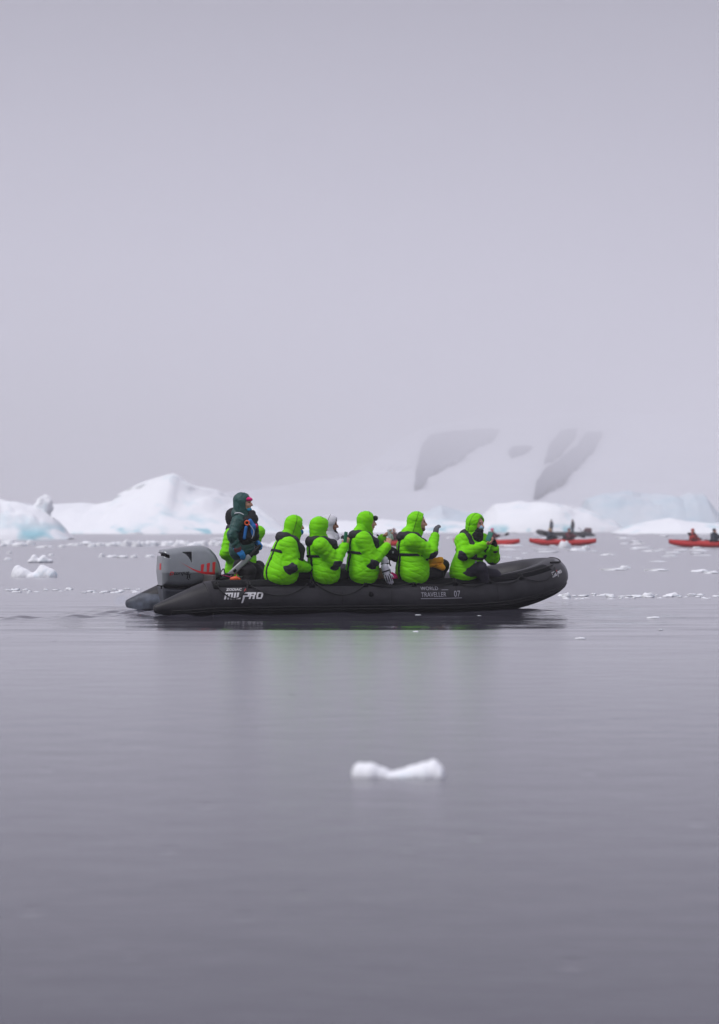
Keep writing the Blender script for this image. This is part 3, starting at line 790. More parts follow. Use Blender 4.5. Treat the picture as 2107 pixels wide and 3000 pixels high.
for xx in (-1.95, -0.62, 0.08, 1.02, 1.62):
    s = s_at_x(xx)
    for sd in (0, 1):
        ss = s if sd == 0 else S_END - s
        pts = [tubept(ss, R(t), 0.0012) for t in np.linspace(-80, 40, 22)]
        tube('seam_tape', pts, 0.0035, M_RUBBER, TUBE, 5)
# valve
for xx in (-0.22,):
    p = tubept(s_at_x(xx), R(12), 0.004); q = tubept(s_at_x(xx), R(12), 0.016)
    tube('valve', [p, q], [0.036, 0.030], M_PAD, boat, 14)
# floor, hull bottom and transom
bm = bmesh.new()
ks = [(-2.35, 0.80), (0.8, 0.80), (1.6, 0.74), (2.1, 0.56), (2.5, 0.28)]
rows = []
for x, w in ks:
    zz = 0.09 + max(0, x - 1.0) * 0.12; dz = -0.16 + max(0, x - 1.0) * 0.20
    rows.append([bm.verts.new((x, -w, zz)), bm.verts.new((x, w, zz)), bm.verts.new((x, w, zz - 0.10)), bm.verts.new((x, 0, dz)), bm.verts.new((x, -w, zz - 0.10))])
for a, b in zip(rows, rows[1:]):
    for i in range(5): bm.faces.new((a[i], a[(i + 1) % 5], b[(i + 1) % 5], b[i]))
bm.faces.new(rows[0]); bm.faces.new(rows[-1][::-1]); bmesh.ops.recalc_face_normals(bm, faces=bm.faces[:])
obj_bm('floor', bm, M_PAD, boat)
rbox('transom', (-2.30, 0, 0.30), (0.06, 1.55, 0.46), mat('transom_board', (0.055, 0.052, 0.05), 0.6, var=(6, 0.2), bump=(30, 0.2, 0.004)), boat, 0.015)
# grab lines: one sagging rope per bay, tied to patches on the tube
def anchor(s):
    rot = None
    V = []; Fc = []
    an_ = strip('rope_anchor', s - 0.045, s + 0.045, R(36), R(62), 0.014, M_PAD, n=4, nw=3)
    pts = [tubept(s + 0.02 * math.sin(a), R(50) + 0.12 * math.cos(a), 0.03) for a in np.linspace(0, 2 * PI, 12, endpoint=False)]
    tube('rope_loop', pts, 0.009, M_ROPE, an_, 6, True)
def rope(s0, s1, sag, th=50):
    pts = []
    for a in np.linspace(0, 1, 18):
        q = 4 * a * (1 - a); pts.append(tubept(s0 + (s1 - s0) * a, R(th - sag * q ** 0.8), 0.014 + 0.012 * q))
    tube('grab_line', pts, 0.0085, M_ROPE, boat, 7)
bays = [(-2.36, -1.92, 46), (-1.92, -1.10, 40), (-0.98, -0.28, 40), (-0.28, 0.42, 14), (0.42, 1.02, 13), (1.02, 1.52, 20), (1.52, 2.02, 20)]
for x0, x1, sg in bays:
    rope(s_at_x(x0), s_at_x(x1), sg); rope(S_END - s_at_x(x1), S_END - s_at_x(x0), sg)
rope(s_at_x(2.02), s_at_x(2.58), 30, 46); rope(s_at_x(2.02), s_at_x(2.60), 2, 56)
for x in (-2.36, -1.92, -1.04, -0.28, 0.42, 1.02, 1.52, 2.02):
    anchor(s_at_x(x)); anchor(S_END - s_at_x(x))
# bow handle, painter line over the bow and towing ring below it
pts = [tubept(smid + d, R(64 + 8 * math.cos(d * 9)), 0.010) for d in np.linspace(-0.62, 0.62, 24)]
tube('bow_line', pts, 0.012, M_ROPE, boat, 7)
cpt = tubept(smid, R(-38), 0.0)
tube('towing_ring', [cpt + 0.05 * np.array([math.sin(a) * 0.5 + 0.012, 0.9 * math.cos(a), -0.9 * math.sin(a) - 0.4]) for a in np.linspace(0, 2 * PI, 14, endpoint=False)], 0.008, M_STEEL, boat, 6, True)
strip('ring_patch', smid - 0.09, smid + 0.09, R(-52), R(-22), 0.010, M_PAD, n=6, nw=4)
# lettering on the tube
def tube_print(bm, x_or_s, th, m, off=0.0065, is_s=False, tilt=0.0, parent=boat):
    s0 = x_or_s if is_s else s_at_x(x_or_s)
    r = float(np.interp(s0, PS, PRD))
    for v in bm.verts:
        x, y = v.co.x, v.co.y
        x, y = x * math.cos(tilt) - y * math.sin(tilt), x * math.sin(tilt) + y * math.cos(tilt)
        v.co = Vector(tubept(s0 + x, th + y / r, off))
    return obj_bm('lettering', bm, m, TUBE)
def milpro(s0, th, k, mirror=False, tilt=0.0):
    T = lambda a, x, y: merge_bm(bmesh.new(), a, x * k, y * k)
    w = merge_bm(bmesh.new(), text_bm('ZODIAC', 0.050 * k, 0.25, 0.0012 * k, 1.05, 0.03, 1.05), 0.04 * k, 0.116 * k)
    # heavy slanted block letters, built stroke by stroke
    def bar(x0, y0, x1, y1):
        sl = 0.28; merge_bm(w, poly_bm([((x0 + sl * y0) * k, y0 * k), ((x1 + sl * y0) * k, y0 * k), ((x1 + sl * y1) * k, y1 * k), ((x0 + sl * y1) * k, y1 * k)], 0.03))
    hh = 0.088
    for x in (0.0, 0.043, 0.086): bar(x, 0, x + 0.025, hh - 0.020)
    bar(0.0, hh - 0.020, 0.111, hh)
    bar(0.125, 0, 0.151, hh)
    bar(0.165, 0.020, 0.191, hh); bar(0.165, 0, 0.226, 0.020)
    for x in (0.340,):                                             # R
        bar(x, 0, x + 0.025, hh - 0.020); bar(x, hh - 0.020, x + 0.085, hh); bar(x + 0.060, 0.054, x + 0.085, hh - 0.020); bar(x + 0.025, 0.036, x + 0.078, 0.054); bar(x + 0.050, 0, x + 0.078, 0.036)
    for x in (0.437,):                                             # O
        bar(x, 0.018, x + 0.025, hh - 0.018); bar(x + 0.064, 0.018, x + 0.089, hh - 0.018); bar(x + 0.006, 0, x + 0.082, 0.018); bar(x + 0.006, hh - 0.018, x + 0.082, hh)
    # the tall P whose stem drops below the line
    for pl in ([(0.222, -0.052), (0.246, -0.052), (0.276, 0.030), (0.250, 0.030)], [(0.245, 0.030), (0.330, 0.030), (0.336, 0.048), (0.250, 0.048)], [(0.312, 0.048), (0.336, 0.048), (0.346, 0.070), (0.320, 0.070)], [(0.262, 0.070), (0.346, 0.070), (0.350, 0.090), (0.268, 0.090)]):
        merge_bm(w, poly_bm([((x + 0.014) * k, y * k) for x, y in pl], 0.03))
    rd = poly_bm([(0.282 * k, 0.104 * k), (0.316 * k, 0.104 * k), (0.334 * k, 0.156 * k), (0.300 * k, 0.136 * k)], 0.03)
    tube_print(w, s0, th, M_WHTP, is_s=True, tilt=tilt); tube_print(rd, s0, th, M_RED, is_s=True, tilt=tilt)
milpro(s_at_x(-2.28), R(2), 1.0)
sb = s_at_x(2.46)
milpro(sb, R(16), 0.50, tilt=R(6))
wt = merge_bm(bmesh.new(), text_bm('WORLD', 0.080, 0, 0.0, 1.02, 0.03, 0.86), 0.0, 0.092)
merge_bm(wt, text_bm('TRAVELLER', 0.090, 0, 0.0, 1.0, 0.03, 0.80), 0.0, 0.0)
merge_bm(wt, text_bm('07', 0.118, 0, 0.0, 1.0, 0.03, 0.80), 0.475, -0.004)
merge_bm(wt, poly_bm([(-0.004, -0.026), (0.59, -0.026), (0.59, -0.018), (-0.004, -0.018)], 0.03))
merge_bm(wt, poly_bm([(0.30, 0.090), (0.40, 0.090), (0.40, 0.097), (0.30, 0.097)], 0.03))
tube_print(wt, 0.50, R(2), M_GRYP)

# ------------------------------------------------------------------ outboard motor
motor = empty('outboard_motor', bw(-2.485, 0.0, 0.0), YAW)
tag(motor, 'silver diesel outboard motor with red 111 marking clamped on the stern', 'outboard motor')
# side outline of the cowl, traced in metres: x forward from the motor's base, z over the water
K = 0.000733 * 0.985
prof = [(205, 232), (232, 190), (480, 152), (850, 112), (985, 114), (1070, 132), (1150, 180), (1250, 290), (1320, 430), (1360, 600), (1366, 700), (1180, 762), (960, 835), (750, 890), (560, 902), (380, 890), (200, 872), (180, 600), (190, 330)]
cw = [((x - 760) * K, 0.365 + (885 - z) * K) for x, z in prof]
def poly_sdf(X, Z, P):
    P = np.array(P); d = np.full(np.broadcast(X, Z).shape, 1e9); sgn = np.ones(d.shape)
    j = len(P) - 1
    for i in range(len(P)):
        ex, ez = P[j] - P[i]; wx, wz = X - P[i][0], Z - P[i][1]
        t = np.clip((wx * ex + wz * ez) / (ex * ex + ez * ez), 0, 1)
        d = np.minimum(d, (wx - ex * t) ** 2 + (wz - ez * t) ** 2)
        c1 = Z >= P[i][1]; c2 = Z < P[j][1]; c3 = ex * wz > ez * wx
        sgn = np.where((c1 & c2 & c3) | (~c1 & ~c2 & ~c3), -sgn, sgn); j = i
    return sgn * np.sqrt(d)
def extruded(name, P, wfun, rnd, h, m, parent, y0=-0.36, y1=0.36, carve=None):
    P = np.array(P); lo = np.array([P[:, 0].min() - 0.03, y0, P[:, 1].min() - 0.03]); hi = np.array([P[:, 0].max() + 0.03, y1, P[:, 1].max() + 0.03])
    n = np.ceil((hi - lo) / h).astype(int) + 1
    ax = [lo[i] + h * np.arange(n[i]) for i in range(3)]
    d2 = poly_sdf(ax[0][:, None], ax[2][None, :], P)[:, None, :]
    Y = ax[1][None, :, None]; W = wfun(ax[0][:, None, None], ax[2][None, None, :])
    a = d2 + rnd; b = np.abs(Y) - W + rnd
    D = np.minimum(np.maximum(a, b), 0) + np.sqrt(np.maximum(a, 0) ** 2 + np.maximum(b, 0) ** 2) - rnd
    if carve is not None: D = carve(D, ax[0][:, None, None], Y, ax[2][None, None, :])
    return net_obj(name, D.astype(np.float32), lo, h, m, parent)
def cowl_w(X, Z):
    return 0.265 - 0.10 * np.clip((Z - 0.55) / 0.45, 0, 1) ** 2 - 0.05 * np.clip((0.55 - Z) / 0.2, 0, 1) - 0.06 * np.clip((X - 0.2) / 0.25, 0, 1) ** 2
vx, vz = (690 - 760) * K, 0.365 + (885 - 345) * K
def cowl_carve(D, X, Y, Z):
    # side scoops: deep at the front edge, fading aft
    t = np.clip((X - (vx - 0.075)) / 0.125, 0, 1)
    zt = vz + 0.078
    inz = np.maximum(Z - zt, (zt - 0.012 - 0.145 * t ** 1.8) - Z)
    sc = np.maximum(np.maximum(inz, np.maximum(X - vx - 0.045, vx - 0.08 - X)), 0.24 - 0.045 * t * (1 + 0.2 * t) - 0.06 * np.clip((Z - 0.55) / 0.25, 0, 1) - np.abs(Y))
    D = np.maximum(D, -sc)
    nx, nz = (262 - 760) * K, 0.365 + (885 - 300) * K
    slot = np.maximum(np.abs((Z - nz) + (X - nx) * 0.45) - 0.024, X - nx - 0.045)
    return np.maximum(D, -slot)
cowl = extruded('cowling', cw, cowl_w, 0.085, 0.0075, M_COWL, motor, carve=cowl_carve)
# scoop and slot linings, dark mesh set back in the openings
for s in (-1, 1):
    rbox('air_scoop', (vx + 0.020, s * 0.140, vz + 0.005), (0.046, 0.05, 0.135), M_LOWER, cowl, 0.01)
rbox('rear_slot', ((290 - 760) * K, 0, 0.365 + (885 - 310) * K), (0.035, 0.36, 0.06), M_PAD, cowl, 0.008)
# dark gasket and lower casing
lowp = [(-0.405, 0.362), (-0.26, 0.345), (-0.10, 0.338), (0.05, 0.352), (0.22, 0.395), (0.40, 0.455), (0.44, 0.42), (0.36, 0.33), (0.20, 0.24), (0.13, 0.10), (0.10, -0.12), (-0.12, -0.20), (-0.30, -0.10), (-0.37, 0.10), (-0.395, 0.25)]
extruded('lower_casing', lowp, lambda X, Z: 0.205 - 0.06 * np.clip((0.3 - Z) / 0.3, 0, 1) + 0 * X, 0.05, 0.009, M_LOWER, motor)
gp = [(x, z) for x, z in [((200 - 760) * K, 0.378), ((380 - 760) * K, 0.362), ((560 - 760) * K, 0.352), ((750 - 760) * K, 0.360), ((960 - 760) * K, 0.402), ((1180 - 760) * K, 0.458), ((1355 - 760) * K, 0.505)]]
extruded('gasket', gp + [(x, z - 0.016) for x, z in gp[::-1]], lambda X, Z: 0.222 + 0 * (X + Z), 0.006, 0.007, M_PAD, motor)
tube('latch', [(-0.405, -0.12, 0.33), (-0.415, -0.12, 0.375)], 0.012, M_PAD, motor, 8)
tube('engine_leg', [(-0.06, 0, -0.05), (-0.10, 0, -0.45)], [0.10, 0.07], M_LOWER, motor, 16)
rbox('clamp_bracket', (0.16, 0, 0.36), (0.16, 0.30, 0.22), M_PAD, motor, 0.02)
dep = bpy.context.evaluated_depsgraph_get()
def cast_print(name, bm, m, target, x0, z0, parent, off=0.003, side=-1):
    """lay flat lettering on the starboard face of a mesh"""
    me = target.data; bvh = BVHTree.FromPolygons([v.co for v in me.vertices], [p.vertices[:] for p in me.polygons])
    dead = []
    for v in bm.verts:
        o = Vector((x0 + v.co.x, side * 1.0, z0 + v.co.y))
        hit = bvh.ray_cast(o, Vector((0, -side, 0)))
        if hit[0] is None: dead.append(v); continue
        v.co = hit[0] + hit[1].normalized() * off
    if dead: bmesh.ops.delete(bm, geom=dead, context='VERTS')
    return obj_bm(name, bm, m, parent)
def cp(x, z): return ((x - 760) * K, 0.365 + (885 - z) * K)
# red sweep rising into the figures 111
sw = [(480, 402), (560, 446), (650, 494), (740, 540), (820, 572), (900, 594), (980, 606), (1060, 612), (1140, 612), (1200, 606), (1200, 658), (1120, 662), (1020, 655), (930, 640), (850, 614), (760, 572), (670, 514), (570, 454)]
bm = bmesh.new()
for i in range(9):
    a, b = sw[i], sw[i + 1]; c, d = sw[-i - 1], sw[-i - 2] if i < 8 else sw[10]
    lo_a, lo_b = (sw[(18 - i) % 18] if i else sw[0]), sw[17 - i]
    q = [cp(*a), cp(*b), cp(*lo_b)] + ([cp(*lo_a)] if i else [])
    merge_bm(bm, poly_bm(q, 0.03))
def one(x, top, base):
    w = 46; f = 24
    return [(x, base), (x + w, base), (x + w + f, top), (x + f - 6, top + 4), (x - 22 + f, top + 22), (x - 22 + f, top + 42), (x + f - 14, top + 38)]
for x, t in ((918, 462), (1032, 442), (1146, 422)):
    merge_bm(bm, poly_bm([cp(*p) for p in one(x, t, 618)], 0.03))
for v in bm.verts: pass
cast_print('lettering', bm, M_RED, cowl, 0, 0, cowl)
x0, z0 = cp(305, 670)
bm = text_bm('D', 0.068, 0.35, 0.0018, 1.0, 0.03, 1.05); cast_print('lettering', bm, M_RED, cowl, x0, z0, cowl)
bm = text_bm('torque', 0.074, 0.30, 0.0016, 0.98, 0.03, 1.08)
for v in bm.verts: v.co.y += v.co.x * 0.05
cast_print('lettering', bm, M_BLKP, cowl, x0 + 0.058, z0 + 0.004, cowl)
em = bmesh.new()
for P in ([(625, 655), (722, 648), (722, 662), (625, 668)], [(655, 668), (678, 668), (674, 735), (640, 748), (652, 722)], [(688, 668), (712, 668), (714, 720), (724, 742), (694, 730)], [(664, 748), (704, 748), (684, 768)]):
    merge_bm(em, poly_bm([cp(*p) for p in P], 0.03))
cast_print('emblem', em, M_BLKP, cowl, 0, 0, cowl)
# red mark on the after face
bm = poly_bm([(-0.05, -0.045), (0.05, -0.045), (0.05, 0.045), (-0.05, 0.045)], 0.02)
bvh = BVHTree.FromPolygons([v.co for v in cowl.data.vertices], [p.vertices[:] for p in cowl.data.polygons])
for v in bm.verts:
    hit = bvh.ray_cast(Vector((-1.0, v.co.x - 0.09, 0.365 + (885 - 510) * K + v.co.y)), Vector((1, 0, 0)))
    v.co = hit[0] + Vector((-0.003, 0, 0)) if hit[0] else v.co
obj_bm('rear_marking', bm, M_RED, cowl)
# tiller: alloy arm with a black twist grip, running forward and up; motor frame coordinates
ml = lambda u, v, y: (lambda w: ((w.x - motor.location.x) * cY + (w.y - motor.location.y) * sY, -(w.x - motor.location.x) * sY + (w.y - motor.location.y) * cY, w.z))(at(u, v, y))
t0, t1, t2 = vec(ml(668, 1690, 29.42)), vec(ml(733, 1629, 29.46)), vec(ml(760, 1601, 29.5))
d = unit(t1 - t0); sd = unit(np.cross(d, [0, 0, 1])); up = np.cross(sd, d)
Lk = np.linalg.norm(t1 - t0)
rotm = Matrix((d, sd, up)).transposed()
tarm = rbox('tiller_arm', (t0 + t1) / 2, (Lk, 0.075, 0.085), M_ALU, motor, 0.018, rotm)
rbox('tiller_switch', (t0 + (t1 - t0) * 0.30 - sd * -0.04), (0.05, 0.02, 0.035), M_PAD, tarm, 0.006, rotm)
tube('tiller_grip', [t1 - d * 0.01, t1 + d * 0.03, t2, t2 + d * 0.03], [0.032, 0.028, 0.026, 0.022], M_RUBBER, tarm, 12)
tube('tiller_bracket', [vec((0.30, -0.02, 0.42)), t0 + d * 0.03], 0.045, M_LOWER, motor, 12)
tube('kill_cord', catmull([t0 + d * 0.15 - sd * 0.05, t0 + d * 0.12 + vec((0, -0.07, -0.09)), vec((0.42, -0.12, 0.52)), vec((0.36, -0.1, 0.50))], 6), 0.006, M_PINK, motor, 6)
tube('steering_cable', catmull([vec((0.40, -0.10, 0.50)), vec((0.47, -0.12, 0.60)), vec((0.50, -0.10, 0.53)), vec((0.62, -0.08, 0.52)), t0], 6), 0.008, M_ROPE, motor, 6)
tube('fuel_hose', catmull([vec((0.40, -0.08, 0.44)), vec((0.55, -0.16, 0.47)), vec((0.72, -0.2, 0.40)), vec((0.85, -0.15, 0.2))], 6), 0.010, M_ROPE, motor, 6)
tank = rbox('fuel_tank', bw(-1.80, 0.25, 0.29), (0.46, 0.34, 0.38), M_ALU, None, 0.05, Matrix.Rotation(YAW, 3, 'Z'), 3)
tag(tank, 'grey fuel tank on the boat floor behind the outboard tiller', 'fuel tank')

# faint blue exhaust hanging behind the motor, low over the far stern tube
bm = bmesh.new(); bmesh.ops.create_icosphere(bm, subdivisions=3, radius=1)
for v in bm.verts:
    k = 1 + 0.35 * mnoise.noise(v.co * 1.7 + Vector((3, 1, 2)))
    v.co = Vector((v.co.x * 0.42 * k, v.co.y * 0.28 * k, v.co.z * 0.13 * k))
em_ = bpy.data.materials.new('exhaust_vapour'); em_.use_nodes = True
en = em_.node_tree.nodes; en.remove(en['Principled BSDF']); el_ = em_.node_tree.links
ev = en.new('ShaderNodeVolumePrincipled'); ev.inputs['Color'].default_value = (0.72, 0.82, 0.97, 1)
et = en.new('ShaderNodeTexCoord'); eno = en.new('ShaderNodeTexNoise'); eno.inputs['Scale'].default_value = 6; eno.inputs['Detail'].default_value = 3
el_.new(et.outputs['Object'], eno.inputs['Vector'])
emr = en.new('ShaderNodeMapRange'); emr.inputs[1].default_value = 0.42; emr.inputs[2].default_value = 0.72; emr.inputs[3].default_value = 0.0; emr.inputs[4].default_value = 1.5
el_.new(eno.outputs[0], emr.inputs[0]); el_.new(emr.outputs[0], ev.inputs['Density']); el_.new(ev.outputs[0], en['Material Output'].inputs['Volume'])
ex = obj_bm('exhaust_smoke', bm, em_, None, True); ex.location = bw(-3.0, 0.55, 0.14); ex.rotation_euler = (0, 0, YAW)
tag(ex, 'thin blue exhaust vapour behind the outboard motor', kind='stuff')

# ================================================================== PEOPLE
def hand_into(S, o, d, n, right, curl, r=0.0095, spread=1.0, thumb=1.0, point=False):
    """palm, four unequal jointed fingers and a thumb leaving the side of the palm; n = way the palm faces"""
    o = vec(o); d = unit(d); n = unit(vec(n) - d * np.dot(d, n)); t = np.cross(d, n) * (1 if right else -1)
    offs = [0.029, 0.0098, -0.0098, -0.029]; lens = [0.074, 0.083, 0.077, 0.060]
    S.ell(o + d * 0.045, (0.052, 0.040, 0.019), 0.012, np.array([d, t, n]))
    for j in range(4):
        kn = o + d * (0.088 - 0.006 * abs(j - 1)) + t * offs[j] * spread
        S.cap(o + d * 0.01 + t * offs[j] * 0.55, kn, 0.0145, 0.0125, 0.010)
        c = curl if not (point and j == 0) else 0.1
        d1 = unit(math.cos(c) * d + math.sin(c) * n + t * (offs[j] * 2.0)); d2 = unit(math.cos(1.9 * c) * d + math.sin(1.9 * c) * n); d3 = unit(math.cos(2.5 * c) * d + math.sin(2.5 * c) * n)
        a = kn + d1 * lens[j] * 0.45; b = a + d2 * lens[j] * 0.32; e = b + d3 * lens[j] * 0.23
        S.cap(kn, a, r * 1.08, r, 0.004); S.cap(a, b, r, r * 0.94, 0.003); S.cap(b, e, r * 0.94, r * 0.82, 0.003)
    th = o + d * 0.022 + t * 0.026
    m1 = th + unit(t * 0.75 + d * 0.75 + n * 0.35 * thumb) * 0.040; m2 = m1 + unit(d * 0.85 + t * 0.25 + n * 0.55 * thumb) * 0.034
    S.cap(th, m1, 0.0135, r * 1.15, 0.008); S.cap(m1, m2, r * 1.15, r * 0.9, 0.003)
    return S

def head_axes(yaw, pitch, roll=0.0):
    f = np.array([math.cos(yaw) * math.cos(pitch), math.sin(yaw) * math.cos(pitch), math.sin(pitch)])
    l = unit(np.cross([0, 0, 1.0], f)); u = np.cross(f, l)
    return np.array([f, l, u])

def folds(amp, seed, kz=46.0):
    """creases of a padded jacket: soft rolls parted by narrow wandering folds"""
    def fn(X, Y, Z):
        w1 = 0.020 * np.sin(7.0 * X + 3.0 * Y + seed) + 0.014 * np.sin(13.0 * Y - 5.0 * X + 9.0 * Z + 2 * seed)
        a = kz * (Z + w1) + 5.0 * X
        b = kz * 0.85 * (0.72 * Z + 0.68 * X + 1.3 * w1) + 2.0 * Y + seed
        c = kz * 0.9 * (0.75 * Z - 0.62 * X - 0.3 * Y - w1) + seed * 2
        r = lambda q: 1.5 * (1 - np.abs(np.sin(0.5 * q))) ** 3 - 0.25
        m1 = np.sin(6.3 * X + 4.2 * Y - 7.7 * Z + 3 * seed); m2 = np.sin(-5.1 * X + 7.7 * Y + 6.1 * Z + 1.7 * seed)
        wa = np.clip(0.5 + 0.7 * m1, 0.05, 1); wb = np.clip(0.35 - 0.8 * m1 + 0.4 * m2, 0, 1); wc = np.clip(0.25 - 0.7 * m2, 0, 1)
        return (amp * (wa * r(a) + wb * r(b) + wc * r(c))).astype(np.float32)
    return fn

M_VEST = mat('vest_cover', (0.022, 0.021, 0.025), 0.7, bump=(30, 0.5, 0.008), var=(8, 0.2), spec=0.3)
BODY_H, CLOTH_H = 0.0075, 0.0085
def person(label, base, phi, J, st, group=None, hires=True):
    """J: joints in the person's own frame (x ahead, y left, z up); st: clothing"""
    bh = st.get('bh', BODY_H); ch = st.get('ch', CLOTH_H)
    g = {k: vec(v) for k, v in J.items() if not isinstance(v, (int, float))}
    A = head_axes(J.get('fyaw', 0.0), J.get('fpitch', 0.0)); hf, hl, hu = A
    hc = g['head']; P = lambda a, b, c: hc + hf * a + hl * b + hu * c
    skin = st.get('skin', M_SKIN)
    # --- the body, one skin from crown to toes
    B = SDF()
    B.ell(P(-0.012, 0, 0.022), (0.098, 0.077, 0.100), 0.03, A)
    B.ell(P(0.022, 0, -0.045), (0.070, 0.062, 0.078), 0.035, A)
    B.ell(P(0.050, 0, -0.098), (0.030, 0.032, 0.020), 0.02, A)
    B.cap(P(0.088, 0, 0.018), P(0.114, 0, -0.026), 0.009, 0.014, 0.012)
    B.ell(P(0.100, 0, -0.030), (0.014, 0.020, 0.010), 0.008, A)
    B.cap(P(0.078, -0.036, 0.036), P(0.078, 0.036, 0.036), 0.012, 0.012, 0.014)
    B.cap(P(0.088, -0.018, -0.062), P(0.088, 0.018, -0.062), 0.009, 0.009, 0.008)
    for s in (-1, 1):
        B.cut(P(0.094, s * 0.032, 0.012), (0.020, 0.018, 0.011), 0.010, A)
        B.ell(P(0.066, s * 0.040, -0.028), (0.024, 0.022, 0.020), 0.02, A)
        B.ell(P(-0.008, s * 0.078, -0.008), (0.020, 0.010, 0.030), 0.008, A)
    B.cap(hc - hu * 0.05 - hf * 0.02, g['neck'], 0.054, 0.060, 0.03)
    B.cap(g['neck'], g['chest'], 0.07, 0.125, 0.05)
    B.cap(g['chest'], g['pelvis'], 0.115, 0.095, 0.06)
    for s in 'RL':
        B.cap(g['chest'] * 0.3 + g['sh' + s] * 0.7, g['sh' + s], 0.06, 0.055, 0.04)
        B.cap(g['sh' + s], g['el' + s], 0.052, 0.042, 0.03); B.cap(g['el' + s], g['wr' + s], 0.042, 0.028, 0.02)
        B.cap(g['hp' + s], g['kn' + s], 0.072, 0.052, 0.05); B.cap(g['kn' + s], g['an' + s], 0.055, 0.038, 0.02)
        B.cap(g['an' + s], g['an' + s] + J.get('toe', vec((0.16, 0, -0.04))), 0.04, 0.034, 0.02)
        hd = st.get('hand' + s)
        if hd: hand_into(B, g['wr' + s], hd['d'], hd['n'], s == 'R', hd.get('curl', 0.6), 0.0092, hd.get('spread', 1.0), hd.get('thumb', 1.0), hd.get('point', False))
    body = sdf_obj('person', B, bh, skin, None, 0.03)
    body.location = base; body.rotation_euler = (0, 0, phi)
    tag(body, label, 'person', group)
    if st.get('eyes', True):
        for s in (-1, 1):
            bm = bmesh.new(); bmesh.ops.create_icosphere(bm, subdivisions=2, radius=0.0105); bmesh.ops.translate(bm, vec=P(0.079, s * 0.032, 0.012), verts=bm.verts)
            obj_bm('eye', bm, M_EYE, body, True)
    # --- trousers and boots
    T = SDF(); pf = st.get('tf', 1.0)
    T.cap(g['hpR'], g['hpL'], 0.108 * pf, 0.108 * pf, 0.04)
    for s in 'RL':
        T.cap(g['hp' + s], g['kn' + s], 0.100 * pf, 0.084 * pf, 0.05); T.cap(g['kn' + s], g['an' + s] + vec((0, 0, 0.02)), 0.088 * pf, 0.070 * pf, 0.03)
    sdf_obj('trousers', T, ch, st.get('trousers', M_TROUS), body, 0.03, folds(0.004, 1.3 + st.get('seed', 0), 60))
    for s in 'RL':
        Bt = SDF().cap(g['an' + s] + vec((0, 0, 0.06)), g['an' + s], 0.066, 0.058, 0.02).cap(g['an' + s] + vec((0, 0, -0.012)), g['an' + s] + J.get('toe', vec((0.16, 0, -0.04))), 0.056, 0.045, 0.02)
        sdf_obj('boot', Bt, ch, M_RUBBER, body)
    # --- jacket
    Jk = SDF(); jm = st.get('jacket', M_GREEN); w = st.get('w', 1.0)
    bel = st.get('belly', g['pelvis'] * 0.62 + g['chest'] * 0.38 + vec((0.025, 0, 0.0)))
    up = unit(g['chest'] - g['pelvis']); fw = unit(np.cross([0, 1, 0], up)); TA = np.array([fw, [0, 1, 0], up])
    hem = st.get('hem', 0.20)
    Jk.ell(bel - up * 0.05, (0.215 * w, 0.235 * w, hem + 0.03), 0.05, TA)
    if st.get('skirt', True): Jk.cap(g['pelvis'] + vec((-0.02, -0.07, -0.02)), g['pelvis'] + vec((-0.02, 0.07, -0.02)), 0.165 * w, 0.165 * w, 0.06); Jk.cap(g['pelvis'] + vec((0.05, -0.08, -0.02)), g['pelvis'] + vec((0.05, 0.08, -0.02)), 0.15 * w, 0.15 * w, 0.06)
    Jk.ell(bel + up * 0.10, (0.19 * w, 0.215 * w, 0.20), 0.06, TA)
    Jk.ell(g['chest'] + up * 0.02, (0.165 * w, 0.205 * w, 0.175), 0.06, TA)
    Jk.cap(g['shR'] * 0.9 + g['chest'] * 0.1, g['shL'] * 0.9 + g['chest'] * 0.1, 0.098 * w, 0.098 * w, 0.06)
    Jk.cap(g['neck'] - up * 0.05, g['neck'] + up * 0.03, 0.105, 0.092, 0.04)
    for s in 'RL':
        e2 = g['el' + s]; wr = g['wr' + s]; sr = st.get('sr', 1.10)
        Jk.cap(g['sh' + s], e2, 0.096 * sr, 0.084 * sr, 0.045); Jk.cap(e2, wr + (e2 - wr) * 0.10, 0.086 * sr, 0.058 * sr, 0.03)
    D, lo, ax = Jk.field(ch, 0.035)
    X, Y, Z = ax[0][:, None, None], ax[1][None, :, None], ax[2][None, None, :]
    D = D + folds(st.get('fold', 0.0046), st.get('seed', 0.0), 95)(X, Y, Z)
    # sleeves ruck up near the elbows
    for s in 'RL':
        ex, ey, ez = g['el' + s]; rr = np.sqrt((X - ex) ** 2 + (Y - ey) ** 2 + (Z - ez) ** 2)
        D = D + (0.007 * np.sin(rr * 95 + 2 * np.arctan2(Z - ez, X - ex)) * np.exp(-(rr / 0.17) ** 2)).astype(np.float32)
    jk = net_obj('jacket', D, lo, ch, jm, body)
    band = lambda c, nrm, hw: (np.abs((X - c[0]) * nrm[0] + (Y - c[1]) * nrm[1] + (Z - c[2]) * nrm[2]) - hw)
    if st.get('patch', True):
        for s in 'RL':
            c = g['el' + s]; ud = unit(g['el' + s] - (g['sh' + s] + g['wr' + s]) / 2)
            tn = unit(g['wr' + s] - g['sh' + s])
            q = np.maximum(np.maximum(D - 0.0045, -D - 0.03), np.maximum(band(c, tn, 0.060 + 0.25 * 0.06), 0.035 - ((X - c[0]) * ud[0] + (Y - c[1]) * ud[1] + (Z - c[2]) * ud[2])))
            q = np.maximum(q, np.sqrt((X - c[0]) ** 2 + (Y - c[1]) ** 2 + (Z - c[2]) ** 2) - 0.135)
            net_obj('elbow_patch', q.astype(np.float32), lo, ch, M_CHAR, jk)
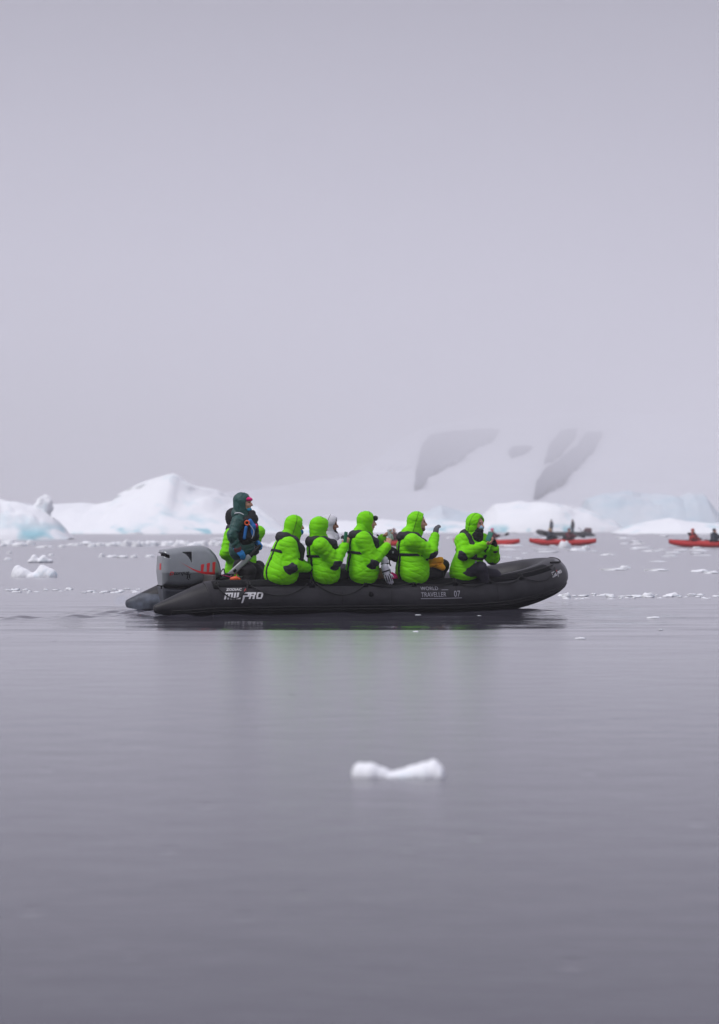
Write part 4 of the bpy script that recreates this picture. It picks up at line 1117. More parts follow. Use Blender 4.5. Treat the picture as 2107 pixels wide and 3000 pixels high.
    for s in 'RL':
        c = g['wr' + s] + (g['el' + s] - g['wr' + s]) * 0.10; dv = unit(g['wr' + s] - g['el' + s])
        tube('cuff', [c - dv * 0.012, c + dv * 0.022], [0.056, 0.044], st.get('cuff', M_BLACK), jk, 16)
    # --- life vest collar and straps
    if st.get('vest', True):
        n_ = g['neck']; c_ = g['chest']
        Vt = SDF(); vm = st.get('vestmat', M_VEST)
        back = n_ - fw * 0.128 - up * 0.015
        for s in (-1, 1):
            sb_ = n_ - fw * 0.085 - up * 0.010 + vec((0, s * 0.085, 0))
            sh = n_ + fw * 0.015 - up * 0.020 + vec((0, s * 0.150, 0))
            fr = c_ + fw * 0.150 + up * 0.06 + vec((0, s * 0.150, 0))
            lw = bel + fw * 0.175 + up * 0.12 + vec((0, s * 0.135, 0))
            Vt.cap(back, sb_, 0.068, 0.068, 0.03).cap(sb_, sh, 0.068, 0.058, 0.03).cap(sh, fr, 0.056, 0.052, 0.03).cap(fr, lw, 0.050, 0.036, 0.03)
        lv = sdf_obj('life_vest', Vt, ch, vm, body, 0.03, folds(0.004, 2.0, 70))
        wc = bel + up * st.get('strapz', 0.115)
        tors = np.minimum(D, 9)
        body_only = SDF(); body_only.ops = [o_ for o_ in Jk.ops[:-4]]
        Db, lob, axb = body_only.field(ch, 0.035)
        # re-sample: same grid spacing, so shift by whole cells
        Dt = np.full(D.shape, 0.5, np.float32); i0 = np.round((lob - lo) / ch).astype(int)
        a0 = np.maximum(i0, 0); a1 = np.minimum(i0 + np.array(Db.shape), np.array(D.shape)); b0 = a0 - i0; b1 = a1 - i0
        Dt[a0[0]:a1[0], a0[1]:a1[1], a0[2]:a1[2]] = Db[b0[0]:b1[0], b0[1]:b1[1], b0[2]:b1[2]]
        q = np.maximum(np.maximum(Dt - 0.010, -Dt - 0.02), band(wc, unit(up + fw * st.get('strapt', 0.12)), 0.019))
        net_obj('waist_strap', q.astype(np.float32), lo, ch, M_BLACK, lv)
        if st.get('backstrap', True):
            bc = wc - fw * 0.2; nb = unit(vec((0.35, 1.0, 0)))
            q = np.maximum(np.maximum(np.maximum(Dt - 0.012, -Dt - 0.02), band(bc + vec((0, -0.06, 0)), nb, 0.014)), np.maximum(Z - wc[2], (X - bc[0]) * fw[0] + (Z - bc[2]) * fw[2] - 0.22))
            net_obj('leg_strap', q.astype(np.float32), lo, ch, M_BLACK, lv)
            q = np.maximum(np.maximum(np.maximum(Dt - 0.012, -Dt - 0.02), band(bc + vec((0, -0.04, 0)), vec((0, 1, 0)), 0.014)), np.maximum(wc[2] - Z, (X - bc[0]) * fw[0] + (Z - bc[2]) * fw[2] - 0.2))
            net_obj('back_strap', q.astype(np.float32), lo, ch, M_BLACK, lv)
            rbox('buckle', bc + fw * 0.012 + vec((0, -0.055, 0.0)), (0.012, 0.032, 0.036), M_BUCKLE, lv, 0.004)
        rbox('buckle', c_ + fw * 0.205 - up * 0.13 + vec((0, -0.09, 0)), (0.02, 0.03, 0.04), M_BUCKLE, lv, 0.005)
    # --- hood, hat, hair
    if st.get('hood'):
        H = SDF(); big = st.get('hoodsize', 1.0)
        H.ell(P(-0.030, 0, 0.020), (0.130 * big, 0.116 * big, 0.128 * big), 0.03, A)
        H.ell(P(-0.055, 0, -0.040), (0.095 * big, 0.100 * big, 0.075 * big), 0.03, A)
        bro = st.get('brow', 0.012); H.ell(P(bro, 0, 0.046), (0.108 * big, 0.104 * big, 0.092 * big), 0.04, A)
        H.cap(P(-0.035, 0, -0.07), g['neck'] - fw * 0.040 + up * 0.02, 0.092 * big, 0.100, 0.04)
        H.cap(P(0.010, 0, -0.10), g['neck'] + fw * 0.060 - up * 0.03, 0.078, 0.088, 0.05)
        op = st.get('opening', 0.118)
        H.cut(P(op, 0, -0.008), st.get('cutr', (0.088, 0.082, 0.112)), 0.018, A)
        sd = st.get('seed', 0)
        hob = sdf_obj('hood', H, ch, st['hood'], body, 0.03, folds(0.0042, 3.1 + sd, 75))
        # the seam that runs over the hood from crown to collar
        for off in (-0.02,):
            seam(hob, P(off - 0.02, 0, 0), unit(hf * 1.0 - hu * 0.25), st.get('seammat', M_BLACK), hob, 0.0032, zmin=hc[2] - 0.13)
    if st.get('hat'):
        Ht = SDF().ell(P(-0.014, 0, 0.040), (0.108, 0.090, 0.098), 0.02, A)
        Ht.cut(P(0.09, 0, -0.06), (0.10, 0.12, 0.085), 0.02, A)
        sdf_obj('hat', Ht, ch, st['hat'], body, 0.03, folds(0.003, 1.0, 90))
    for nm, fn in st.get('extras', []):
        fn(body, P, A, g, up, fw)
    for s in 'RL':
        gl = st.get('glove' + s)
        if gl:
            hd = st['hand' + s]
            G = hand_into(SDF(), g['wr' + s], hd['d'], hd['n'], s == 'R', hd.get('curl', 0.6), 0.0125, hd.get('spread', 1.0) * 1.12, hd.get('thumb', 1.0))
            G.cap(g['wr' + s] - unit(hd['d']) * 0.04, g['wr' + s] + unit(hd['d']) * 0.02, 0.043, 0.034, 0.02)
            G.ell(g['wr' + s] + unit(hd['d']) * 0.045, (0.06, 0.048, 0.026), 0.015, np.array([unit(hd['d']), unit(np.cross(hd['d'], unit(vec(hd['n']) - unit(hd['d']) * np.dot(unit(hd['d']), hd['n'])))), unit(vec(hd['n']) - unit(hd['d']) * np.dot(unit(hd['d']), hd['n']))]))
            sdf_obj('glove', G, 0.0062 if hires else ch, gl, body)
    return body

def seam(ob, co, no, m, parent, r, zmin=-9, zmax=9):
    """a raised stitched seam where a plane cuts the cloth"""
    bm = bmesh.new(); bm.from_mesh(ob.data)
    res = bmesh.ops.bisect_plane(bm, geom=bm.verts[:] + bm.edges[:] + bm.faces[:], plane_co=Vector(co), plane_no=Vector(no))
    eds = [e for e in res['geom_cut'] if isinstance(e, bmesh.types.BMEdge)]
    adj = {}
    for e in eds:
        a, b = e.verts; adj.setdefault(a, []).append(b); adj.setdefault(b, []).append(a)
    best = []
    seen = set()
    for v in adj:
        if v in seen: continue
        chain = [v]; seen.add(v)
        for direction in (0, 1):
            cur = v
            while True:
                nx = [q for q in adj[cur] if q not in seen]
                if not nx: break
                cur = nx[0]; seen.add(cur); chain = chain + [cur] if direction == 0 else [cur] + chain
        if len(chain) > len(best): best = chain
    pts = [vec(v.co) for v in best if zmin < v.co.z < zmax]
    bm.free()
    # keep the longest run that stays connected
    run = []; out = []
    for p in pts:
        if run and np.linalg.norm(p - run[-1]) > 0.05:
            if len(run) > len(out): out = run
            run = []
        run.append(p)
    if len(run) > len(out): out = run
    if len(out) > 4:
        sm = out[::2]
        tube('seam', sm, r, m, parent, 5)

def seat_on(u, side):
    """point on a tube's top (side -1 starboard, +1 port) that falls on photo column u"""
    lo_, hi_ = -2.4, 2.6
    for _ in range(50):
        m = 0.5 * (lo_ + hi_); w = bw(m, side * 1.0, 0.445)
        if IW / 2 + F * w.x / w.y < u: lo_ = m
        else: hi_ = m
    return bw(m, side * 1.0, 0.445)
def framer(base, phi):
    """photo pixel + sideways offset l -> joint in the person's frame"""
    s = base.y / F; u0 = IW / 2 + base.x / s; v0 = HZ + (CAMZ - base.z) / s
    def q(u, v, l):
        wx = (u - u0) * s; f = (wx + l * math.sin(phi)) / math.cos(phi)
        yy = base.y + f * math.sin(phi) + l * math.cos(phi); s2 = yy / F
        wx = (u - IW / 2) * s2 - base.x; f = (wx + l * math.sin(phi)) / math.cos(phi)
        return vec((f, l, CAMZ - (v - HZ) * s2 - base.z))
    return q

def ring(c, r, A, m, parent, name, rad=0.008, n=20):
    tube(name, [c + A[1] * r * math.cos(a) + A[2] * r * math.sin(a) for a in np.linspace(0, 2 * PI, n, endpoint=False)], rad, m, parent, 8, True)

# a blue scarf or mask over the lower face
def mask_fn(m, lowz=-0.075, size=(0.055, 0.062, 0.045), f=0.058):
    def fn(body, P, A, g, up, fw):
        S = SDF().ell(P(f, 0, lowz), size, 0.01, A)
        sdf_obj('face_mask', S, 0.007, m, body)
    return ('mask', fn)
def scarf_fn(m, r=0.075):
    def fn(body, P, A, g, up, fw):
        S = SDF().cap(P(0.03, 0, -0.105), g['neck'] + fw * 0.06, r, r * 1.15, 0.03)
        sdf_obj('scarf', S, 0.008, m, body, 0.03, folds(0.006, 4.0, 80))
    return ('scarf', fn)
def hair_fn(m):
    def fn(body, P, A, g, up, fw):
        S = SDF().ell(P(-0.022, 0, 0.035), (0.104, 0.086, 0.100), 0.02, A); S.cut(P(0.105, 0, -0.02), (0.085, 0.10, 0.085), 0.02, A)
        sdf_obj('hair', S, 0.0075, m, body, 0.03, folds(0.004, 5.0, 30))
    return ('hair', fn)
def beard_fn(m):
    def fn(body, P, A, g, up, fw):
        S = SDF().ell(P(0.040, 0, -0.088), (0.060, 0.060, 0.042), 0.01, A); S.cut(P(0.105, 0, -0.050), (0.045, 0.035, 0.018), 0.01, A)
        sdf_obj('beard', S, 0.0075, m, body)
    return ('beard', fn)

# ---------------------------------------------------------------- passengers on the near tube
def seated(q, u0, d):
    """default seated joints, overridden by d"""
    J = dict(pelvis=(0.0, 0, 0.115), hpR=(0.02, -0.085, 0.10), hpL=(0.02, 0.095, 0.10), anR=(0.44, 0.20, -0.28), anL=(0.42, 0.42, -0.28), knR=(0.40, 0.04, 0.09), knL=(0.40, 0.26, 0.09))
    J.update(d); return J
GP = None
# first passenger behind the guide: leaning forward, forearm on the knee
b = seat_on(824, -1); ph = R(24); q = framer(b, ph)
person('hooded passenger in green parka leaning forward with forearm resting on knee', b, ph,
    seated(q, 824, dict(pelvis=q(820, 1678, 0), chest=q(838, 1612, 0), neck=q(848, 1578, 0), head=q(866, 1541, 0), fyaw=R(-4), fpitch=R(-2),
        shR=q(846, 1596, -0.20), shL=q(846, 1596, 0.20), elR=q(858, 1657, -0.27), wrR=q(904, 1664, -0.14), elL=q(875, 1655, 0.25), wrL=q(905, 1660, 0.10),
        knR=q(900, 1676, -0.02), anR=(0.44, 0.15, -0.27), knL=q(900, 1680, 0.24))),
    dict(hood=M_GREEN, seed=0.4, w=1.06, hem=0.215, gloveR=M_BLACK, gloveL=M_BLACK, handR=dict(d=(0.9, 0.3, -0.35), n=(0.1, 0.3, -1), curl=0.7), handL=dict(d=(0.9, -0.2, -0.3), n=(0, -0.3, -1), curl=0.7),
         opening=0.108, brow=-0.01, extras=[mask_fn(M_BLUE, -0.080, (0.064, 0.066, 0.050), 0.052)]), GP)
# second: right hand raised with a phone
b = seat_on(950, -1); ph = R(26); q = framer(b, ph)
p2 = person('hooded passenger in green parka raising a green-cased phone beside the white-hooded passenger', b, ph,
    seated(q, 950, dict(pelvis=q(946, 1678, 0), chest=q(936, 1610, 0), neck=q(934, 1580, 0), head=q(938, 1545, 0), fyaw=R(8), fpitch=R(-3),
        shR=q(940, 1598, -0.20), shL=q(940, 1598, 0.20), elR=q(982, 1643, -0.24), wrR=q(1012, 1596, -0.12), elL=q(975, 1640, 0.24), wrL=q(1008, 1606, 0.04), knR=q(1016, 1688, 0.02), knL=q(1016, 1690, 0.24))),
    dict(hood=M_GREEN, seed=1.7, w=1.0, hem=0.20, handR=dict(d=(0.35, 0.25, 0.9), n=(0.6, 0.8, 0), curl=0.55), handL=dict(d=(0.5, -0.4, 0.75), n=(0.5, -0.8, 0.2), curl=0.6), eyes=False), GP)
# third: goggles up on the hood, holding a phone with both hands
b = seat_on(1064, -1); ph = R(20); q = framer(b, ph)
def goggles(body, P, A, g, up, fw):
    S = SDF().cap(P(0.086, -0.045, 0.060), P(0.086, 0.045, 0.060), 0.036, 0.036, 0.02); gf = sdf_obj('goggle_frame', S, 0.007, M_BLACK, body)
    S = SDF().ell(P(0.100, 0, 0.066), (0.032, 0.072, 0.034), 0.01, A); sdf_obj('goggle_lens', S, 0.007, M_LENS, gf)
p3 = person('passenger in green parka with ski goggles on the forehead photographing with a phone', b, ph,
    seated(q, 1064, dict(pelvis=q(1058, 1676, 0), chest=q(1058, 1600, 0), neck=q(1062, 1566, 0), head=q(1079, 1530, 0), fyaw=R(-2), fpitch=R(-4),
        shR=q(1066, 1580, -0.20), shL=q(1066, 1580, 0.20), elR=q(1094, 1640, -0.25), wrR=q(1137, 1598, -0.13), elL=q(1105, 1615, 0.24), wrL=q(1122, 1574, 0.02), knR=q(1126, 1682, 0.0), knL=q(1126, 1688, 0.24))),
    dict(hood=M_GREEN, seed=2.9, w=1.05, hem=0.205, trousers=M_BROWN, handR=dict(d=(0.25, 0.30, 0.9), n=(0.4, 0.9, 0), curl=0.65), handL=dict(d=(0.65, -0.35, 0.62), n=(0.6, -0.6, -0.3), curl=0.5, point=True), gloveL=None,
         extras=[('goggles', goggles), hair_fn(M_HAIR)], opening=0.098, brow=-0.045, cutr=(0.105, 0.11, 0.140)), GP)
# fourth: a grey gloved hand held up
b = seat_on(1212, -1); ph = R(22); q = framer(b, ph)
p4 = person('bearded passenger in green parka raising a grey-gloved hand above a yellow fleece', b, ph,
    seated(q, 1212, dict(pelvis=q(1206, 1676, 0), chest=q(1200, 1606, 0), neck=q(1202, 1568, 0), head=q(1226, 1531, 0), fyaw=R(-22), fpitch=R(-2),
        shR=q(1208, 1586, -0.20), shL=q(1206, 1586, 0.20), elR=q(1262, 1617, -0.22), wrR=q(1276, 1566, -0.10), elL=q(1248, 1640, 0.24), wrL=q(1262, 1645, -0.02), knR=q(1282, 1680, -0.04), knL=q(1298, 1657, 0.20))),
    dict(hood=M_GREEN, seed=4.1, w=1.06, hem=0.21, gloveR=M_GREYG, handR=dict(d=(0.18, 0.1, 0.95), n=(0.9, 0.3, 0.1), curl=0.50), handL=dict(d=(0.8, -0.2, -0.1), n=(0.1, -0.4, -0.9), curl=0.7),
         extras=[hair_fn(M_HAIR), beard_fn(mat('reddish_beard', (0.12, 0.05, 0.025), 0.7, bump=(80, 0.6, 0.004)))], opening=0.098, brow=-0.02, cutr=(0.105, 0.11, 0.125), hoodsize=1.03), GP)
# fifth: at the bow, turned towards the water, phone in both hands
b = seat_on(1372, -1); b.z += 0.03; ph = R(-38); q = framer(b, ph)
p5 = person('passenger at the bow in green parka, blue mask and black scarf aiming a phone', b, ph,
    dict(pelvis=q(1362, 1672, 0), chest=q(1378, 1608, 0), neck=q(1386, 1570, 0), head=q(1396, 1535, 0), fyaw=R(4), fpitch=R(-6),
        shR=q(1354, 1584, -0.19), shL=q(1414, 1584, 0.19), elR=q(1360, 1622, -0.27), wrR=q(1422, 1596, -0.02), elL=q(1444, 1634, 0.22), wrL=q(1450, 1604, 0.10),
        hpR=(0.02, -0.11, 0.09), hpL=(0.02, 0.11, 0.09), knR=q(1408, 1664, -0.04), anR=(0.20, 0.16, -0.16), knL=q(1450, 1686, 0.34), anL=(0.22, 0.48, -0.24), toe=vec((0.14, 0.03, -0.03))),
    dict(hood=M_GREEN, seed=5.3, w=0.98, hem=0.18, gloveL=M_BLACK, handR=dict(d=(0.75, 0.45, 0.30), n=(0.3, 0.3, 0.9), curl=0.6), handL=dict(d=(-0.05, -0.1, 0.95), n=(-0.3, -0.9, 0), curl=0.55),
         extras=[scarf_fn(M_BLACK, 0.085), mask_fn(M_MASK, -0.040, (0.058, 0.054, 0.036), 0.066)], brow=-0.005, cutr=(0.092, 0.095, 0.118), backstrap=False, belly=q(1372, 1644, 0), trousers=M_CHAR), GP)
# ---------------------------------------------------------------- on the far tube
b = seat_on(708, 1); ph = R(-35); q = framer(b, ph)
person('passenger in green parka and black beanie seated behind the standing guide', b, ph,
    dict(pelvis=q(703, 1672, 0), chest=q(704, 1590, 0), neck=q(700, 1548, 0), head=q(690, 1515, 0), fyaw=R(30), fpitch=R(0),
        shR=q(678, 1568, -0.20), shL=q(738, 1560, 0.20), elR=q(664, 1620, -0.30), wrR=q(690, 1655, -0.10), elL=q(757, 1560, 0.34), wrL=q(738, 1610, 0.22),
        hpR=(0.04, -0.11, 0.09), hpL=(0.04, 0.11, 0.09), knR=q(715, 1668, -0.16), anR=(0.46, -0.16, -0.30), knL=q(758, 1660, 0.16), anL=(0.46, 0.18, -0.30)),
    dict(hood=M_BLACK, hoodsize=0.92, seed=6.2, w=1.0, hem=0.24, handR=dict(d=(0.7, 0.3, -0.5), n=(0, 0.2, -1), curl=0.6), handL=dict(d=(0.6, -0.3, -0.6), n=(0, -0.3, -1), curl=0.6), gloveR=M_BLACK, gloveL=M_BLACK, patch=False, tf=0.95,
         extras=[scarf_fn(M_BLACK, 0.085)]), GP)
b = seat_on(962, 1); ph = R(2); q = framer(b, ph)
person('passenger in light grey fleece with a white hood and black patterned scarf', b, ph,
    seated(q, 962, dict(pelvis=q(958, 1672, 0), chest=q(962, 1600, 0), neck=q(966, 1568, 0), head=q(968, 1537, 0), fyaw=R(-8), fpitch=R(-4),
        shR=q(962, 1592, -0.19), shL=q(962, 1592, 0.19), elR=q(972, 1632, -0.20), wrR=q(1004, 1586, -0.10), elL=q(984, 1632, 0.2), wrL=q(1008, 1588, 0.05), anR=(0.45, -0.05, -0.30), anL=(0.45, 0.12, -0.30))),
    dict(hood=M_WHITE, seed=7.4, w=0.88, jacket=M_GREYJ, patch=False, vest=False, skin=M_SKIND, seammat=M_BLACK, opening=0.085, gloveR=M_BLACK, gloveL=M_BLACK,
         handR=dict(d=(0.6, 0.25, 0.7), n=(0.3, 0.9, 0), curl=0.6), handL=dict(d=(0.6, -0.2, 0.7), n=(0.3, -0.9, 0), curl=0.6),
         extras=[scarf_fn(M_BLACK, 0.066), hair_fn(M_HAIR)]), GP)
# ---------------------------------------------------------------- the guide, standing at the tiller
b = bw(-1.62, 0.10, 0.095); ph = R(-8); q = framer(b, ph)
def guide_extra(body, P, A, g, up, fw):
    # knitted headband showing under the hood
    S = SDF().ell(P(0.012, 0, 0.054), (0.106, 0.094, 0.042), 0.01, A); sdf_obj('headband', S, 0.0065, M_PINK, body)
    S = SDF().ell(P(0.068, 0, -0.088), (0.044, 0.052, 0.032), 0.01, A); sdf_obj('neck_gaiter', S, 0.0065, M_CYAN, body)
    # buoyancy vest over the shell, open at the sides, with its pockets and rings
    S = SDF().cap(q(722, 1530, -0.10), q(722, 1530, 0.10), 0.085, 0.085, 0.03).cap(q(724, 1572, -0.11), q(724, 1572, 0.11), 0.105, 0.105, 0.05).cap(q(742, 1520, -0.06), q(746, 1570, -0.06), 0.06, 0.07, 0.04)
    S.cap(q(712, 1560, -0.10), q(712, 1590, -0.10), 0.10, 0.09, 0.04).cap(q(738, 1505, -0.02), q(744, 1520, 0.0), 0.055, 0.06, 0.04)
    sdf_obj('buoyancy_vest', S, 0.0085, M_BLACK, body, 0.03, folds(0.008, 2.0, 60))
    S = SDF().cap(q(721, 1545, -0.215), q(716, 1576, -0.215), 0.022, 0.024, 0.01); sdf_obj('vest_piping', S, 0.0065, M_BLUE, body)
    S = SDF().cap(q(733, 1526, -0.185), q(742, 1542, -0.165), 0.030, 0.036, 0.02).cap(q(742, 1542, -0.165), q(740, 1568, -0.15), 0.036, 0.026, 0.02); sdf_obj('chest_pocket', S, 0.0065, M_BLUE, body)
    ring(q(724, 1532, -0.215), 0.030, np.array([[0, 0, 0], [1, 0, 0], [0, 0, 1]]), M_ORANGE, body, 'whistle_ring', 0.011)
    S = SDF().ell(q(751, 1541, -0.12), (0.02, 0.03, 0.034), 0.01); sdf_obj('radio_tag', S, 0.0065, M_PINK, body)
    tube('lanyard', catmull([q(731, 1536, -0.225), q(744, 1556, -0.21), q(738, 1578, -0.19)], 6), 0.005, M_WHITE, body, 6)
    tube('reflective_piping', catmull([q(684, 1507, -0.03), q(692, 1503, -0.13), q(704, 1503, -0.16), q(714, 1508, -0.15)], 6), 0.008, M_WHITE, body, 6)
    S = SDF().cap(g['wrR'] + (g['elR'] - g['wrR']) * 0.10, g['wrR'] + (g['elR'] - g['wrR']) * 0.02, 0.056, 0.050, 0.01); sdf_obj('sleeve_band', S, 0.0075, M_MAROON, body)
grip = at(762, 1599, 28.95)
person('standing guide in dark teal shell with pink headband and blue gloves at the tiller', b, ph,
    dict(pelvis=q(709, 1655, 0), chest=q(708, 1560, 0), neck=q(706, 1510, 0), head=q(716, 1474, 0), fyaw=R(-6), fpitch=R(-2),
        shR=q(696, 1528, -0.19), shL=q(722, 1528, 0.19), elR=q(680, 1568, -0.30), wrR=q(698, 1612, -0.27), elL=q(736, 1572, 0.24), wrL=q(754, 1590, 0.08),
        hpR=q(706, 1660, -0.10), hpL=q(712, 1660, 0.10), knR=(0.06, -0.13, 0.48), knL=(0.10, 0.13, 0.48), anR=(0.0, -0.14, 0.05), anL=(0.08, 0.15, 0.05)),
    dict(hood=M_TEAL, jacket=M_TEAL, vest=False, patch=False, seed=8.8, w=0.86, hem=0.15, skirt=False, sr=0.86, cuff=M_BLACK, belly=q(709, 1600, 0), fold=0.0065, gloveR=M_BLUEG, gloveL=M_BLUEG, seammat=M_TEAL,
         handR=dict(d=(0.62, 0.05, -0.70), n=(-0.4, 0.7, -0.5), curl=0.45), handL=dict(d=(0.62, -0.30, -0.45), n=(-0.2, -0.5, -0.8), curl=0.85), opening=0.105, brow=-0.045, cutr=(0.100, 0.10, 0.125), extras=[('guide', guide_extra), hair_fn(M_HAIR)]), GP)

# ---------------------------------------------------------------- things in hands and on laps
def hp(ob, key_local): return ob.matrix_world @ Vector(key_local)
bpy.context.view_layer.update()
def slab(name, c, size, rot, m, label, cat, bev=0.004):
    e_ = empty(name, c); e_.rotation_euler = rot
    tag(e_, label, cat); return e_
ph1 = slab('phone', at(1012.5, 1574, p2.location.y - 0.02), None, (R(4), R(6), R(60)), None, 'phone in a green case held up by the second hooded passenger', 'phone')
rbox('phone_case', (0, 0, 0), (0.078, 0.012, 0.152), M_PHONEG, ph1, 0.005); rbox('screen', (0, 0.0068, 0), (0.068, 0.002, 0.138), M_GLASS, ph1, 0.0009)
ph2 = slab('phone', at(1144, 1566, p3.location.y + 0.08), None, (R(-6), R(-8), R(28)), None, 'pale phone held in both bare hands by the passenger wearing goggles', 'phone')
rbox('phone_case', (0, 0, 0), (0.074, 0.010, 0.150), M_PHONE, ph2, 0.004); rbox('screen', (0, -0.0062, 0), (0.064, 0.002, 0.134), mat('lit_screen', (0.42, 0.50, 0.46), 0.2, var=(28, 0.55)), ph2, 0.0009)
ph3 = slab('phone', at(1434, 1572, p5.location.y - 0.36), None, (R(-10), R(18), R(-25)), None, 'small green phone in the hands of the passenger at the bow', 'phone')
rbox('phone_case', (0, 0, 0), (0.072, 0.011, 0.13), M_PHONEG, ph3, 0.004); rbox('screen', (0, 0.0066, 0), (0.062, 0.002, 0.116), M_GLASS, ph3, 0.0009)
cam2 = empty('camera', at(1006, 1579, 30.85)); tag(cam2, 'compact black camera held by the white-hooded passenger', 'camera')
rbox('camera_body', (0, 0, 0), (0.07, 0.12, 0.08), M_RUBBER, cam2, 0.012); tube('lens', [(0.03, 0, 0), (0.09, 0, 0)], [0.032, 0.028], M_GLASS, cam2, 16)
# yellow fleece bundled in the fourth passenger's lap
p = at(1278, 1652, p4.location.y + 0.04)
S = SDF().ell((-0.02, 0, 0.03), (0.085, 0.08, 0.065), 0.03).ell((0.05, -0.03, 0.045), (0.055, 0.06, 0.06), 0.03).cap((0.02, -0.02, 0.0), (0.085, -0.05, -0.055), 0.055, 0.040, 0.03).ell((-0.07, -0.02, -0.01), (0.05, 0.05, 0.045), 0.03)
o = sdf_obj('fleece', S, 0.0075, M_YELLOW, None, 0.03, folds(0.014, 3.0, 60)); o.location = p
tag(o, 'bundled yellow fleece in the lap of the bearded passenger', 'fleece')
# black camera bag slung before the goggled passenger
p = at(1147, 1622, p3.location.y + 0.16)
bag = empty('camera_bag', p); tag(bag, 'black camera bag slung in front of the goggled passenger', 'bag')
S = SDF().cap((-0.07, 0, 0.05), (0.045, 0, -0.06), 0.075, 0.062, 0.03).ell((0.0, -0.02, 0.0), (0.10, 0.06, 0.09), 0.03)
sdf_obj('bag_body', S, 0.0085, M_BLACK, bag, 0.03, folds(0.008, 1.0, 40))
rbox('buckle', (0.02, -0.085, 0.02), (0.025, 0.012, 0.03), M_BUCKLE, bag, 0.003)
tube('strap', catmull([(-0.03, 0, 0.10), (-0.09, 0.02, 0.18), (-0.20, 0.05, 0.26)], 6), 0.012, M_BLACK, bag, 8)
tube('strap', catmull([(-0.02, -0.05, -0.06), (-0.03, -0.07, -0.12), (-0.01, -0.07, -0.17)], 6), 0.010, M_BLACK, bag, 8)
# pair of white ski gloves dangling over the tube
def ski_glove(u, v, y, d, label):
    e_ = empty('ski_glove', at(u, v, y)); tag(e_, label, 'glove', None)
    d = unit(d); n = (0.1, -1, 0)
    G = hand_into(SDF(), (0, 0, 0), d, (0.35, 0.9, 0), True, 0.25, 0.0135, 1.15); G.ell(d * 0.045, (0.058, 0.05, 0.03), 0.015, np.array([d, unit(np.cross(d, (0, 1, 0))), (0, 1, 0)]))
    sdf_obj('glove_shell', G, 0.0065, M_WHITE, e_)
    Cf = SDF().cap(-d * 0.085, d * 0.015, 0.052, 0.042, 0.02); sdf_obj('gauntlet', Cf, 0.0075, M_WHITE, e_)
    for k, tt in enumerate((-0.020, 0.004, 0.026)):
        a = np.cross(d, (0, 1, 0)); tube('stripe', [d * 0.02 + a * tt * 1.2 + vec((0, -0.031, 0)), d * 0.075 + a * tt * 1.3 + vec((0, -0.028, 0)), d * 0.125 + a * tt * 1.5 + vec((0, -0.016, 0))], [0.006, 0.008, 0.005], M_BLACK, e_, 6)
    tube('strap', [(-d * 0.03 + np.cross(d, (0, 1, 0)) * 0.05 * math.cos(a) + vec((0, 0.05 * math.sin(a), 0))) for a in np.linspace(0, 2 * PI, 16, endpoint=False)], 0.009, M_BLACK, e_, 6, True)
    return e_
ski_glove(1128, 1658, p3.location.y - 0.12, (0.10, 0, -1), 'white and black ski glove dangling uppermost below the goggled passenger\'s hands')
ski_glove(1133, 1679, p3.location.y - 0.16, (0.32, 0, -1), 'white and black ski glove hanging with its fingers on the boat\'s tube')
p = at(1152, 1694, p4.location.y - 0.05)
S = SDF().ell((0, 0, 0), (0.06, 0.07, 0.07), 0.02).cap((-0.02, 0, 0.03), (0.05, 0.02, -0.03), 0.05, 0.045, 0.03)
o = sdf_obj('dry_bag', S, 0.0085, M_PINK, None, 0.03, folds(0.008, 2.2, 50)); o.location = p
tag(o, 'bright pink dry bag wedged on the tube behind the bearded passenger', 'bag')
p = at(690, 1697, 29.2)
S = SDF().cap((-0.05, 0, 0), (0.05, 0.01, 0.0), 0.03, 0.024, 0.01).ell((0, 0, 0.01), (0.05, 0.03, 0.03), 0.01)
o = sdf_obj('throw_bag', S, 0.007, M_ORANGE, None, 0.02, folds(0.004, 1.2, 60)); o.location = p
tag(o, 'small orange throw bag lying by the fuel tank', 'bag')
p = at(1004, 1672, 30.2)
S = SDF().ell((0, 0, 0), (0.10, 0.09, 0.10), 0.03).cap((-0.05, 0, -0.1), (0.05, 0, -0.3), 0.12, 0.13, 0.04)
o = sdf_obj('rucksack', S, 0.009, M_CHAR, None, 0.03, folds(0.012, 3.2, 40)); o.location = p
tag(o, 'dark rucksack standing on the boat floor between two passengers', 'rucksack')

